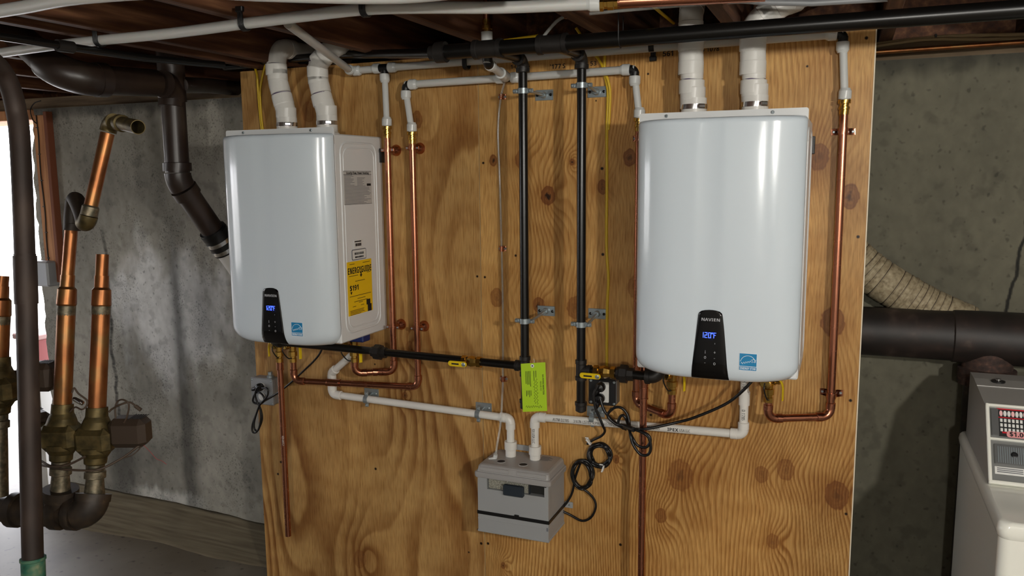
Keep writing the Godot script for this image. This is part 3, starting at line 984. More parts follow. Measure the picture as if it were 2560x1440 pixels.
func vents() -> void:
	var P := mats.pvc as StandardMaterial3D
	var spec = [
		["white plastic vent elbowing back above the heater by the concrete wall", [Vector3(0.2929, 1.8272, 0.115), Vector3(0.2943, 1.882, 0.115), Vector3(0.2641, 1.9922, 0.115), Vector3(0.2591, 2.113, 0.115), Vector3(0.2591, 2.113, 0.115) + Vector3(0.015, 0.012, -0.42)], [Vector3(0.2813, 1.9287, 0.115), Vector3(0.2578, 2.0343, 0.115)]],
		["white plastic vent leaning into the joists, nearer the side panel with labels", [Vector3(0.4652, 1.822, 0.115), Vector3(0.4644, 1.8756, 0.115), Vector3(0.4363, 1.9834, 0.115), Vector3(0.4327, 2.0446, 0.115), Vector3(0.5014, 2.0968, 0.115), Vector3(0.5014, 2.0968, 0.115) + Vector3(0.02, 0.09, -0.25)], [Vector3(0.45, 1.9213, 0.115), Vector3(0.4347, 2.0174, 0.115)]],
		["white plastic vent rising straight behind the black gas main, left of its pair", [Vector3(1.7326, 1.8405, 0.115), Vector3(1.7318, 1.8769, 0.115), Vector3(1.7247, 2.0014, 0.115), Vector3(1.7226, 2.1018, 0.115), Vector3(1.7226, 2.1018, 0.115) + Vector3(0.0, 0.16, -0.12)], [Vector3(1.729, 1.902, 0.115), Vector3(1.7256, 1.9564, 0.115), Vector3(1.7242, 2.0238, 0.115)]],
		["white plastic vent rising behind the black gas main, ending in a tilted bright elbow", [Vector3(1.9064, 1.8381, 0.115), Vector3(1.9044, 1.8691, 0.115), Vector3(1.8975, 1.9902, 0.115), Vector3(1.8973, 2.0661, 0.115), Vector3(1.9712, 2.1136, 0.115), Vector3(1.9712, 2.1136, 0.115) + Vector3(0.1, 0.05, -0.1)], [Vector3(1.9025, 1.8935, 0.115), Vector3(1.8988, 1.9464, 0.115), Vector3(1.8968, 2.012, 0.115)]],
	]
	for k in 4:
		var s = spec[k]
		var pts = s[1]
		pts[0].y = 1.845
		var t = thing("vent_pipe", s[0], "vent pipe", pts[0], "white plastic vents above the heaters")
		run(t, pts, 0.0300, P, {"fr": 0.0345, "rb": 0.062 if k < 2 else 0.05, "cl": 0.034, "rim": 1.03})
		# couplings, and the purple primer that ran out of the glued joints
		var hub = func(c, d, hl, fr):
			put(t, "coupling", M.new().lathe(c - d * hl, c + d, [[0.0, 0.0300], [0.0, fr * 0.985], [0.003, fr], [hl * 2 - 0.003, fr], [hl * 2, fr * 0.985], [hl * 2, 0.0300]], 28), P)
		var line = func(c, d):
			put(t, "primer_line", M.new().lathe(c, c + d, [[0.0, 0.0303], [0.0006, 0.0318], [0.0032, 0.0318], [0.0038, 0.0303]], 26), mats.pvc_purple)
		hub.call(pts[0] + Vector3(0, 0.038, 0), Vector3.UP, 0.018, 0.0362)
		for j in s[2].size():
			var c = s[2][j]
			var d = ((pts[2] - pts[1]).normalized() if k < 2 and j == 0 else Vector3.UP)
			hub.call(c, d, 0.019, 0.0365)
			if k < 2:
				for q in [0.022, 0.033]:
					line.call(c + d * q, (d + Vector3(0.10, 0, 0.05 * (1 - j))).normalized())
			else:
				hub.call(c + Vector3(0, 0.034 if j else 0.03, 0), Vector3.UP, 0.008, 0.0325)
				if j == 1:
					line.call(c + Vector3(0, 0.05, 0), Vector3(-0.05, 1, 0).normalized())
				line.call(c + Vector3(0, 0.021, 0), Vector3(0.12 - 0.06 * j, 1, 0.1).normalized())


func tee(root: Node3D, c: Vector3, ax: Vector3, br: Vector3, r: float, half: float, blen: float, br_r: float, mt: Material) -> void:
	var m := M.new()
	var R = r * 1.28
	m.lathe(c - ax * half, c + ax, [[0.0, r], [0.0, R], [0.012, R], [0.014, r * 1.15], [half * 2 - 0.014, r * 1.15], [half * 2 - 0.012, R], [half * 2, R], [half * 2, r]], 22)
	if blen > 0:
		m.lathe(c, c + br, [[0.0, br_r * 1.15], [blen - 0.012, br_r * 1.15], [blen - 0.010, br_r * 1.3], [blen, br_r * 1.3], [blen, br_r]], 20)
	put(root, "tee", m, mt)


func gas_valve(label: String, c: Vector3, ax: Vector3, r: float, handle_dir: Vector3, out: Vector3) -> void:
	var t = thing("gas_valve", label, "valve", c)
	var m := M.new()
	m.lathe(c - ax * 0.034, c + ax, [[0.0, r], [0.0, r * 1.42], [0.014, r * 1.42], [0.016, r * 1.1], [0.022, r * 1.25], [0.034, r * 1.5], [0.046, r * 1.25], [0.052, r * 1.1], [0.054, r * 1.42], [0.068, r * 1.42], [0.068, r]], 8)
	put(t, "body", m, mats.brass)
	c -= ax * 0.014
	put(t, "stem", M.new().lathe(c, c + out, [[0.0, 0.009], [0.028, 0.009], [0.028, 0.006], [0.036, 0.006]], 12), mats.brass)
	screw(t, c + out * 0.036, out, 0.007, "handle_nut")
	var h = c + out * 0.032
	var side = handle_dir.cross(out).normalized()
	var b := Basis(handle_dir, side, out)
	var hp := put(t, "handle", M.new().prism(rounded(-0.010, -0.009, 0.056, 0.009, 0.0085, 5), 0.004, Transform3D(Basis(handle_dir, out.cross(handle_dir), out), h), 0.0012), mats.yellow_handle, false, "flat yellow lever handle")
	put(hp, "handle_print", M.new().box(h + handle_dir * 0.030 + out * 0.0042, Vector3(0.026, 0.005, 0.0006), 0.0, Basis(handle_dir, out.cross(handle_dir), out)), mats.ink, true)


func gas() -> void:
	var iron = mats.black_iron
	var zm = 0.43
	# the overhead main
	var y = 2.0
	var t = thing("gas_main_pipe", "thick black steel gas main under the joists, crossing in front of the white vents", "gas pipe", Vector3(1.9, y, zm))
	put(t, "pipe", M.new().tube([Vector3(1.06, y, zm), Vector3(4.2, y, zm)], 0.0208, 22), iron)
	for x in [1.2246, 1.4142]:
		tee(t, Vector3(x, y, zm), Vector3.RIGHT, Vector3(0, 0, -1), 0.0208, 0.042, 0.0, 0.0138, mats.cast_iron)
	put(t, "reducer", M.new().lathe(Vector3(1.045, y, zm), Vector3(2, y, zm), [[0.0, 0.012], [0.0, 0.020], [0.012, 0.020], [0.02, 0.029], [0.05, 0.029], [0.05, 0.0208]], 22), mats.cast_iron)
	put(t, "pipe", M.new().tube([Vector3(1.05, y, zm), Vector3(0.509, 2.082, 0.04), Vector3(0.0145, 2.086, 0.015)], 0.0135, 16), iron)
	for x in [1.6, 2.6]:
		put(t, "strap", M.new().tube([Vector3(x, 2.062, zm - 0.024), Vector3(x, y, zm - 0.0225), Vector3(x, y - 0.017, zm - 0.014), Vector3(x, y - 0.0225, zm), Vector3(x, y - 0.017, zm + 0.014), Vector3(x, y, zm + 0.0225), Vector3(x, 2.062, zm + 0.024)], 0.0016, 6), mats.black_plastic)
	# two drops with their elbows, tees, drip legs and caps
	var zd = 0.195
	var names = ["black gas drop pipe holding the green paper tag at its foot", "black gas drop pipe next to the yellow cable and junction box"]
	var xs = [1.235, 1.421]
	var tx = [1.2246, 1.4142]
	var teey = [1.0521, 1.0552]
	var capy = [0.9113, 0.9215]
	for k in 2:
		var x = xs[k]
		var d = thing("gas_drop_pipe", names[k], "gas pipe", Vector3(x, capy[k], zd), "black gas drops")
		var el = Vector3(x, 1.9992, zd)
		run(d, [Vector3(tx[k], y - 0.004, zm - 0.026), Vector3(lerpf(tx[k], x, 0.96), el.y + 0.002, zd), Vector3(x, teey[k], zd)], 0.0138, iron, {"fr": 0.0185, "rb": 0.026, "cl": 0.012, "fm": mats.cast_iron, "rim": 1.15})
		var ty = Vector3(x, teey[k], zd)
		tee(d, ty, Vector3.UP, Vector3(-1 if k == 0 else 1, 0, 0), 0.0138, 0.032, 0.032, 0.0138, mats.cast_iron)
		put(d, "drip_leg", M.new().tube([ty, Vector3(x, capy[k] + 0.01, zd)], 0.0138, 18), iron)
		put(d, "cap", M.new().lathe(Vector3(x, capy[k] + 0.032, zd), Vector3(x, -1, zd), [[0.0, 0.0138], [0.0, 0.019], [0.01, 0.019], [0.012, 0.017], [0.028, 0.017], [0.034, 0.008], [0.034, 0.0]], 20), mats.cast_iron)
	# branch to the first heater
	var yb = teey[0]
	var a = Vector3(1.205, yb, zd)
	var e = Vector3(0.2509, yb + 0.012, zd)
	var br = thing("gas_branch_pipe", "long black gas branch running under the heater by the concrete wall", "gas pipe", (a + e) / 2)
	run(br, [a, e, e + Vector3(0.0, 0.05, 0.0)], 0.0132, iron, {"fr": 0.018, "rb": 0.022, "cl": 0.012, "fm": mats.cast_iron, "rim": 1.12})
	var un = Vector3(0.6986, yb + 0.005, zd)
	put(br, "union", M.new().lathe(un - Vector3(0.03, 0, 0), un + Vector3(1, 0, 0), [[0.0, 0.0132], [0.0, 0.018], [0.012, 0.019], [0.014, 0.027], [0.036, 0.027], [0.038, 0.020], [0.056, 0.019], [0.056, 0.0132]], 8), mats.cast_iron)
	gas_valve("brass gas valve with yellow lever on the long branch left of the green tag", Vector3(1.0487, yb, zd), Vector3.RIGHT, 0.0132, Vector3(-1, 0.0, 0), Vector3(0.0, -0.1, 1).normalized())
	# branch to the second heater
	yb = teey[1]
	var f = Vector3(1.6612, yb - 0.002, zd)
	var b2 = thing("gas_branch_pipe", "short black gas branch reaching under the front-facing heater", "gas pipe", f)
	run(b2, [Vector3(1.455, yb, zd), f, f + Vector3(0.006, 0.05, -0.02)], 0.0138, iron, {"fr": 0.021, "rb": 0.026, "cl": 0.014, "fm": mats.cast_iron, "rim": 1.12})
	un = Vector3(1.5611, yb - 0.001, zd)
	put(b2, "union", M.new().lathe(un - Vector3(0.026, 0, 0), un + Vector3(1, 0, 0), [[0.0, 0.0138], [0.0, 0.02], [0.01, 0.022], [0.012, 0.029], [0.032, 0.029], [0.034, 0.021], [0.052, 0.02], [0.052, 0.0138]], 8), mats.cast_iron)
	gas_valve("brass gas valve with yellow lever across the second drop, above the outlet box", Vector3(1.4972, yb, zd), Vector3.RIGHT, 0.0138, Vector3(-1, 0, 0), Vector3(0, -0.25, 1).normalized())


func hangers() -> void:
	var z = mats.zinc
	var zd = 0.195
	var spec = [
		[Vector3(1.2329, 1.9119, 0), Vector3(1.235, 1.9072, zd), "split ring pipe hanger high on the tagged gas drop"],
		[Vector3(1.4113, 1.9137, 0), Vector3(1.421, 1.9144, zd), "split ring pipe hanger high on the gas drop beside the yellow cable"],
		[Vector3(1.2372, 1.1999, 0), Vector3(1.235, 1.1982, zd), "split ring pipe hanger low on the tagged gas drop"],
		[Vector3(1.4164, 1.2003, 0), Vector3(1.421, 1.1983, zd), "split ring pipe hanger low on the gas drop beside the yellow cable"],
	]
	for s in spec:
		var p = s[0]
		var c = s[1]
		var t = thing("pipe_hanger", s[2], "pipe hanger", Vector3(p.x, p.y, 0.0), "split ring hangers on the gas drops")
		p.z = 0.002
		var pl = put(t, "plate", M.new().box(p, Vector3(0.062, 0.034, 0.004), 0.001), z)
		for q in [-0.023, 0.023]:
			put(pl, "screw", M.new().lathe(p + Vector3(q, 0, 0.001), p + Vector3(q, 0, 1), [[0.0, 0.0048], [0.003, 0.0048], [0.0045, 0.002]], 10), mats.black_iron, true)
		put(pl, "boss", M.new().lathe(p, p + Vector3(0, 0, 1), [[0.0, 0.011], [0.006, 0.011], [0.012, 0.0085], [0.018, 0.0085]], 14), z, true)
		put(t, "rod", M.new().tube([p, Vector3(c.x + 0.018, c.y, c.z - 0.012)], 0.0046, 12), z)
		put(t, "ring", M.new().lathe(c - Vector3(0, 0.008, 0), c + Vector3(0, 1, 0), [[0.0, 0.0138], [0.0, 0.0168], [0.006, 0.0168], [0.006, 0.0158], [0.010, 0.0158], [0.010, 0.0168], [0.016, 0.0168], [0.016, 0.0138]], 24), z)
		for q in [-1, 1]:
			put(t, "ear", M.new().box(c + Vector3(q * 0.023, 0, 0), Vector3(0.02, 0.013, 0.008), 0.002), z)
			put(t, "bolt", M.new().lathe(c + Vector3(q * 0.026, 0, 0.002), c + Vector3(q * 0.026, 0, 1), [[0.0, 0.006], [0.005, 0.006], [0.009, 0.0035], [0.0095, 0.0]], 12), z)
	# three plates with a ring that hold the white drain lines
	for s in [[Vector3(0.5376, 0.8273, 0), Vector3(0.5502, 0.8399, 0.055), "zinc ring bracket on the sloping white drain, farther from its pump"], [Vector3(1.0002, 0.8227, 0), Vector3(1.0038, 0.8312, 0.055), "zinc ring bracket on the sloping white drain, just left of the pump"], [Vector3(1.4127, 0.8491, 0), Vector3(1.4166, 0.8597, 0.055), "zinc ring bracket on the printed white drain line under the outlet box"]]:
		var p = s[0]
		var c = s[1]
		p.y = c.y + 0.008
		p.z = 0.002
		var t = thing("pipe_bracket", s[2], "pipe bracket", Vector3(p.x, p.y, 0), "brackets on the white drains")
		put(t, "plate", M.new().box(p, Vector3(0.062, 0.036, 0.004), 0.001), z)
		screw(t, p + Vector3(0.02, 0, 0.003), Vector3(0, 0, 1), 0.0048)
		put(t, "rod", M.new().tube([p, c], 0.0045, 10), z)
		put(t, "ring", M.new().lathe(c - Vector3(0.008, 0, 0), c + Vector3(1, -0.03, 0), [[0.0, 0.0134], [0.0, 0.0162], [0.016, 0.0162], [0.016, 0.0134]], 22), z)
		for q in [-1, 1]:
			put(t, "bolt", M.new().lathe(c + Vector3(0, q * 0.022, 0.0), c + Vector3(0, q * 0.022, 1), [[0.0, 0.0055], [0.006, 0.0055], [0.009, 0.003], [0.0095, 0.0]], 12), z)
			put(t, "ear", M.new().box(c + Vector3(0, q * 0.02, 0), Vector3(0.013, 0.018, 0.007), 0.002), z)


# crimped plastic fitting: a black elbow or tee with pale rings where the tubes end
func pex_ring(t: Node3D, a: Vector3, d: Vector3) -> void:
	put(t, "expansion_ring", M.new().lathe(a, a + d, [[0.0, 0.0125], [0.0, 0.0165], [0.002, 0.0175], [0.022, 0.0175], [0.025, 0.0158], [0.03, 0.0135]], 20), mats.pex_fitting)


func pex_stub(label: String, top: Vector3, bot: Vector3) -> void:
	var t = thing("water_stub", label, "water pipe", bot, "pale plastic stubs above the copper risers")
	put(t, "tube", M.new().tube([top, bot], 0.0108, 18), mats.pex_fitting)
	pex_ring(t, top, Vector3.DOWN)
	pex_ring(t, bot + Vector3(0, 0.002, 0), Vector3.UP)
	put(t, "brass_adapter", M.new().lathe(bot, bot - Vector3(0, 1, 0), [[0.0, 0.012], [0.0, 0.0172], [0.010, 0.0172], [0.011, 0.0125], [0.018, 0.0125], [0.019, 0.0150], [0.026, 0.0150], [0.027, 0.0132], [0.04, 0.0132], [0.04, 0.0111]], 18), mats.brass)


func clip(label: String, c: Vector3, up: Vector3) -> void:
	var t = thing("pipe_clip", label, "pipe clip", c + up * 0.03)
	var side = Vector3(1, 0, 0)
	var fw = side.cross(up)
	var pts := []
	for k in 12:
		var a = PI * (0.05 + 1.25 * k / 11.0)
		pts.append(c + fw * cos(a) * 0.0165 - up * sin(a) * 0.0165)
	pts.push_front(c + fw * 0.0165 + up * 0.03)
	var m := M.new()
	for q in [-0.006, -0.002, 0.002, 0.006]:
		var s := []
		for p in pts:
			s.append(p + side * q)
		m.tube(s, 0.0025, 8)
	put(t, "hook", m, mats.black_plastic)
	put(t, "nail_plate", M.new().box(c + fw * 0.0165 + up * 0.032, Vector3(0.022, 0.014, 0.012), 0.002), mats.black_plastic)


func pex() -> void:
	var z = 0.042
	# the long line that swings under the joists
	var y = 2.038
	var big := [Vector3(-0.3783, 2.038, 0.7633), Vector3(-0.01, 2.038, 0.8029), Vector3(0.209, 2.038, 0.8138), Vector3(0.4728, 2.038, 0.815), Vector3(0.738, 2.038, 0.841), Vector3(0.9307, 2.038, 0.858), Vector3(1.1075, 2.038, 0.8636), Vector3(1.2384, 2.038, 0.8223), Vector3(1.3889, 2.038, 0.7521), Vector3(1.5324, 2.038, 0.7144), Vector3(1.622, 2.038, 0.6965)]
	var t = thing("water_line", "long white plastic water line swinging under the joists to a brass fitting", "water pipe", big[4])
	put(t, "tube", M.new().tube(curve(big, 6), 0.0138, 18), mats.pex)
	var e = big[-1]
	var d = (big[-1] - big[-2]).normalized()
	pex_ring(t, e, -d)
	put(t, "brass_adapter", M.new().lathe(e, e + d, [[0.0, 0.012], [0.0, 0.0185], [0.008, 0.0185], [0.009, 0.0135], [0.016, 0.0135], [0.017, 0.0165], [0.030, 0.0165], [0.032, 0.0145], [0.045, 0.0145]], 8), mats.brass)
	put(t, "copper_end", M.new().tube([e + d * 0.04, e + d * 0.36 + Vector3(0, 0.0, 0)], 0.0143, 18), mats.copper)
	for k in 3:
		clip(["black clip holding the long water line to the joist nearest the old boiler pipes", "black clip on the long water line above the heater by the concrete wall", "black clip on the long water line above the middle of the board"][k], [big[2], big[4], big[6]][k], Vector3.UP)
	var other := [Vector3(0.2597, 2.03, 1.2196), Vector3(0.4634, 2.03, 1.2329), Vector3(0.6551, 2.03, 1.2505), Vector3(0.8862, 2.03, 1.2088), Vector3(1.0056, 2.03, 1.1214), Vector3(1.114, 2.03, 1.0504), Vector3(1.201, 2.03, 1.0016), Vector3(1.2987, 2.03, 0.9691), Vector3(1.4489, 2.03, 0.9727), Vector3(1.6324, 2.03, 1.0055)]
	var o = thing("water_line", "second white plastic water line dipping into the picture's upper edge", "water pipe", other[4])
	put(o, "tube", M.new().tube(curve(other, 6), 0.0142, 18), mats.pex)
	# line along the top of the board, with the slanting feed
	var a = Vector3(0.5244, 2.0233, 0.042)
	var b = Vector3(0.6597, 2.0265, 0.042)
	var u = thing("water_line", "upper grey plastic water line along the board's top edge, behind the gas main", "water pipe", b)
	var feed = Vector3(0.7679, 2.046, 0.6699)
	put(u, "tube", M.new().tube([feed + (feed - a) * 0.12, a], 0.0125, 16), mats.pex)
	pex_ring(u, a + (feed - a).normalized() * 0.012, (feed - a).normalized())
	put(u, "elbow", M.new().tube(arc(feed, a, b, 0.012), 0.0135, 16), mats.black_plastic)
	var c = Vector3(2.1303, 2.0343, 0.042)
	put(u, "tube", M.new().tube([a, b], 0.0125, 16), mats.pex)
	put(u, "tube", M.new().tube([b, c], 0.0125, 16), mats.pex)
	pex_ring(u, a + Vector3(0.01, 0, 0), Vector3.RIGHT)
	pex_ring(u, b - Vector3(0.018, 0, 0), Vector3.LEFT)
	pex_ring(u, b + Vector3(0.018, 0, 0), Vector3.RIGHT)
	put(u, "tee", M.new().lathe(b - Vector3(0.02, 0, 0), b + Vector3.RIGHT, [[0, 0.0138], [0.04, 0.0138]], 18).lathe(b, b + Vector3.DOWN, [[0, 0.0125], [0.022, 0.0125]], 18), mats.black_plastic)
	put(u, "elbow", M.new().tube(arc(b, c, c + Vector3.DOWN, 0.014), 0.0138, 16).lathe(c + Vector3(0, -0.008, 0), c + Vector3(0, -1, 0), [[0.0, 0.0138], [0.016, 0.0138]], 16), mats.black_plastic)
	pex_ring(u, c - Vector3(0.016, 0, 0), Vector3.LEFT)
	clip("black clip on the upper water line left of the gas main's first tee", Vector3(0.9736, 2.0212, 0.042), Vector3.UP)
	clip("black clip under the gas main between the second drop and the vents", Vector3(1.5948, 2.0336, 0.042), Vector3.DOWN)
	pex_stub("pale plastic stub hanging from the black tee beside the labelled heater", b + Vector3(0, -0.02, 0), Vector3((0.666 + 0.6809) / 2, 1.8267, 0.06))
	pex_stub("pale plastic stub at the board's outer edge above the tall copper pipe", c + Vector3(0, -0.022, 0), Vector3((2.1368 + 2.1468) / 2, 1.8537, 0.045))
	# lower line
	var la = Vector3(0.7462, 1.9646, 0.05)
	var lb = Vector3(1.5444, 1.9863, 0.05)
	lb.y = la.y + 0.006
	var lo = thing("water_line", "lower grey plastic water line between two black elbows, crossing both gas drops", "water pipe", (la + lb) / 2)
	put(lo, "tube", M.new().tube([la, lb], 0.0125, 16), mats.pex)
	for s in [[la, Vector3.RIGHT], [lb, Vector3.LEFT]]:
		put(lo, "elbow", M.new().tube(arc(s[0] + s[1], s[0], s[0] + Vector3.DOWN, 0.014), 0.0138, 16).lathe(s[0] + Vector3(0, -0.008, 0), s[0] + Vector3(0, -1, 0), [[0.0, 0.0138], [0.014, 0.0138]], 16), mats.black_plastic)
		pex_ring(lo, s[0] + s[1] * 0.015, s[1])
	var mid = Vector3(1.1231, 1.9823, 0.05)
	mid.y = lerpf(la.y, lb.y, 0.46)
	put(lo, "tee", M.new().lathe(mid - Vector3(0.016, 0, 0), mid + Vector3.RIGHT, [[0, 0.0138], [0.032, 0.0138]], 16), mats.black_plastic)
	pex_ring(lo, mid - Vector3(0.014, 0, 0), Vector3.LEFT)
	pex_ring(lo, mid + Vector3(0.014, 0, 0), Vector3.RIGHT)
	pex_stub("pale plastic stub hanging from the lower line's black elbow above the second copper riser", la + Vector3(0, -0.02, 0), Vector3((0.7606 + 0.7767) / 2, 1.8051, 0.055))
	pex_stub("pale plastic stub next to the yellow cable, just left of the front-facing heater", lb + Vector3(0, -0.02, 0), Vector3(1.5605, 1.8237, 0.05))
	# drop from the joists that feeds the lower line behind the main
	var d0 = Vector3(1.1467, 2.1233, 0.26)
	var d1 = Vector3(1.146, 1.987, 0.26)
	var dr = thing("water_drop", "brass and white plastic drop passing behind the gas main's first tee", "water pipe", d1)
	d0.x = d1.x
	put(dr, "copper_end", M.new().tube([d0 + Vector3(0.0, 0.1, 0), d0 - Vector3(0, 0.02, 0)], 0.0111, 16), mats.copper)
	put(dr, "brass_adapter", M.new().lathe(d0 - Vector3(0, 0.01, 0), d0 - Vector3(0, 1, 0), [[0.0, 0.0111], [0.0, 0.014], [0.016, 0.014], [0.017, 0.0165], [0.028, 0.0165], [0.029, 0.014], [0.04, 0.014], [0.04, 0.0]], 18), mats.brass)
	put(dr, "tube", M.new().tube([d0 - Vector3(0, 0.04, 0), d1], 0.0125, 16), mats.pex)
	put(dr, "expansion_ring", M.new().lathe(d0 - Vector3(0, 0.046, 0), d0 - Vector3(0, 1, 0), [[0, 0.0125], [0, 0.0172], [0.03, 0.0172], [0.03, 0.0125]], 18), mats.pex_fitting)
	put(dr, "elbow", M.new().tube(arc(d0, d1, mid, 0.02), 0.0155, 16).lathe(d1 + Vector3(0, 0.02, 0), d1 + Vector3(0, 1, 0), [[0, 0.0155], [0.012, 0.0155], [0.012, 0.0125]], 16), mats.black_plastic)
	var dd = (mid - d1).normalized()
	put(dr, "tube", M.new().tube([d1 + dd * 0.015, mid], 0.0125, 16), mats.pex)
	pex_ring(dr, d1 + dd * 0.02, dd)
	put(dr, "coupling", M.new().lathe(mid - dd * 0.075, mid, [[0, 0.0125], [0, 0.0178], [0.055, 0.0178], [0.06, 0.0138]], 18), mats.pex_fitting)


func bell_hanger(label: String, c: Vector3) -> void:
	var t = thing("bell_hanger", label, "pipe hanger", Vector3(c.x, c.y, 0), "copper bell hangers on the risers")
	put(t, "bell", M.new().lathe(Vector3(c.x, c.y, 0), Vector3(c.x, c.y, 1), [[0.0, 0.020], [0.002, 0.0205], [0.012, 0.0175], [0.022, 0.010], [0.026, 0.0055], [c.z - 0.008, 0.005]], 22, true), mats.copper)
	put(t, "ring", M.new().lathe(c - Vector3(0, 0.006, 0), c + Vector3(0, 1, 0), [[0, 0.0112], [0, 0.0132], [0.012, 0.0132], [0.012, 0.0112]], 22), mats.copper)
	for q in [-1, 1]:
		put(t, "ear", M.new().box(c + Vector3(q * 0.019, 0, 0), Vector3(0.015, 0.0115, 0.006), 0.0015), mats.copper)
		screw(t, c + Vector3(q * 0.02, 0, 0.003), Vector3(0, 0, 1), 0.0035)


func tube_strap(label: String, c: Vector3, r := 0.0111) -> void:
	var t = thing("pipe_strap", label, "pipe strap", Vector3(c.x, c.y, 0), "flat copper straps")
	var m := M.new()
	var R := []
	for y in [-0.009, 0.009]:
		var ring := PackedVector3Array()
		var prof := [Vector2(-r * 2.9, 0.0), Vector2(-r * 1.5, 0.0)]
		for k in 9:
			var a = PI * (1.0 - k / 8.0)
			prof.append(Vector2(cos(a) * (r + 0.0016), c.z + sin(a) * (r + 0.0016)))
		prof.append_array([Vector2(r * 1.5, 0.0), Vector2(r * 2.9, 0.0)])
		for p in prof:
			ring.append(Vector3(c.x + p.x, c.y + y, maxf(p.y, 0.0) + 0.0018))
		prof.reverse()
		for p in prof:
			ring.append(Vector3(c.x + p.x * 0.99, c.y + y, maxf(p.y - 0.0016, 0.0002)))
		R.append(ring)
	m.rings([R[0], R[0], R[1], R[1]])
	put(t, "strap", m, mats.copper)
	for q in [-1, 1]:
		screw(t, Vector3(c.x + q * r * 2.3, c.y, 0.002), Vector3(0, 0, 1), 0.0042)


func iso_valve(label: String, base: Vector3, top: Vector3, cap: Vector3, lever: Vector3) -> void:
	# brass isolation valve under a heater: hex body, drain cap on one side, lever hanging down
	var t = thing("water_valve", label, "valve", base, "brass valves under the heaters")
	var L = base.distance_to(top)
	var m := M.new().lathe(base, top, [[0.0, 0.0111], [0.0, 0.0138], [0.014, 0.0138], [0.016, 0.0118], [0.022, 0.0118], [0.024, 0.0168], [0.040, 0.0168], [0.042, 0.013], [L * 0.5 + 0.012, 0.0155], [L * 0.5 + 0.026, 0.0155], [L - 0.022, 0.013], [L - 0.02, 0.018], [L, 0.018]], 8)
	var body = put(t, "body", m, mats.brass)
	var c = base.lerp(top, 0.55)
	var e = c + cap * 0.034
	put(t, "drain_cap", M.new().lathe(c, e, [[0.0, 0.010], [0.022, 0.010], [0.022, 0.0165], [0.034, 0.0165], [0.036, 0.014], [0.036, 0.0]], 16), mats.brass)
	put(t, "cap_tether", M.new().tube(curve([e + cap * 0.004, e + cap * 0.012 + Vector3(0.002, -0.02, 0), e + Vector3(0.006, -0.05, -0.01), c + Vector3(0.004, -0.05, 0.006)], 6), 0.0022, 8), mats.black_plastic)
	var s = lever.normalized()
	var q = c + s * 0.028
	put(t, "stem", M.new().lathe(c, q, [[0.0, 0.008], [0.02, 0.008], [0.02, 0.005], [0.032, 0.005]], 12), mats.brass)
	var R := []
	var path = curve([q + s * 0.002 + Vector3(0, 0.008, 0), q + s * 0.008 + Vector3(0, 0.002, 0), q + s * 0.013 + Vector3(0, -0.016, 0), q + s * 0.013 + Vector3(0, -0.052, 0)], 5)
	var fwd = s.cross(Vector3.UP).normalized()
	for p in path:
		R.append(PackedVector3Array([p + fwd * 0.006 + s * 0.0012, p - fwd * 0.006 + s * 0.0012, p - fwd * 0.006 - s * 0.0012, p + fwd * 0.006 - s * 0.0012]))
	put(t, "lever", M.new().rings(R), mats.yellow_handle, false, "bent yellow lever")


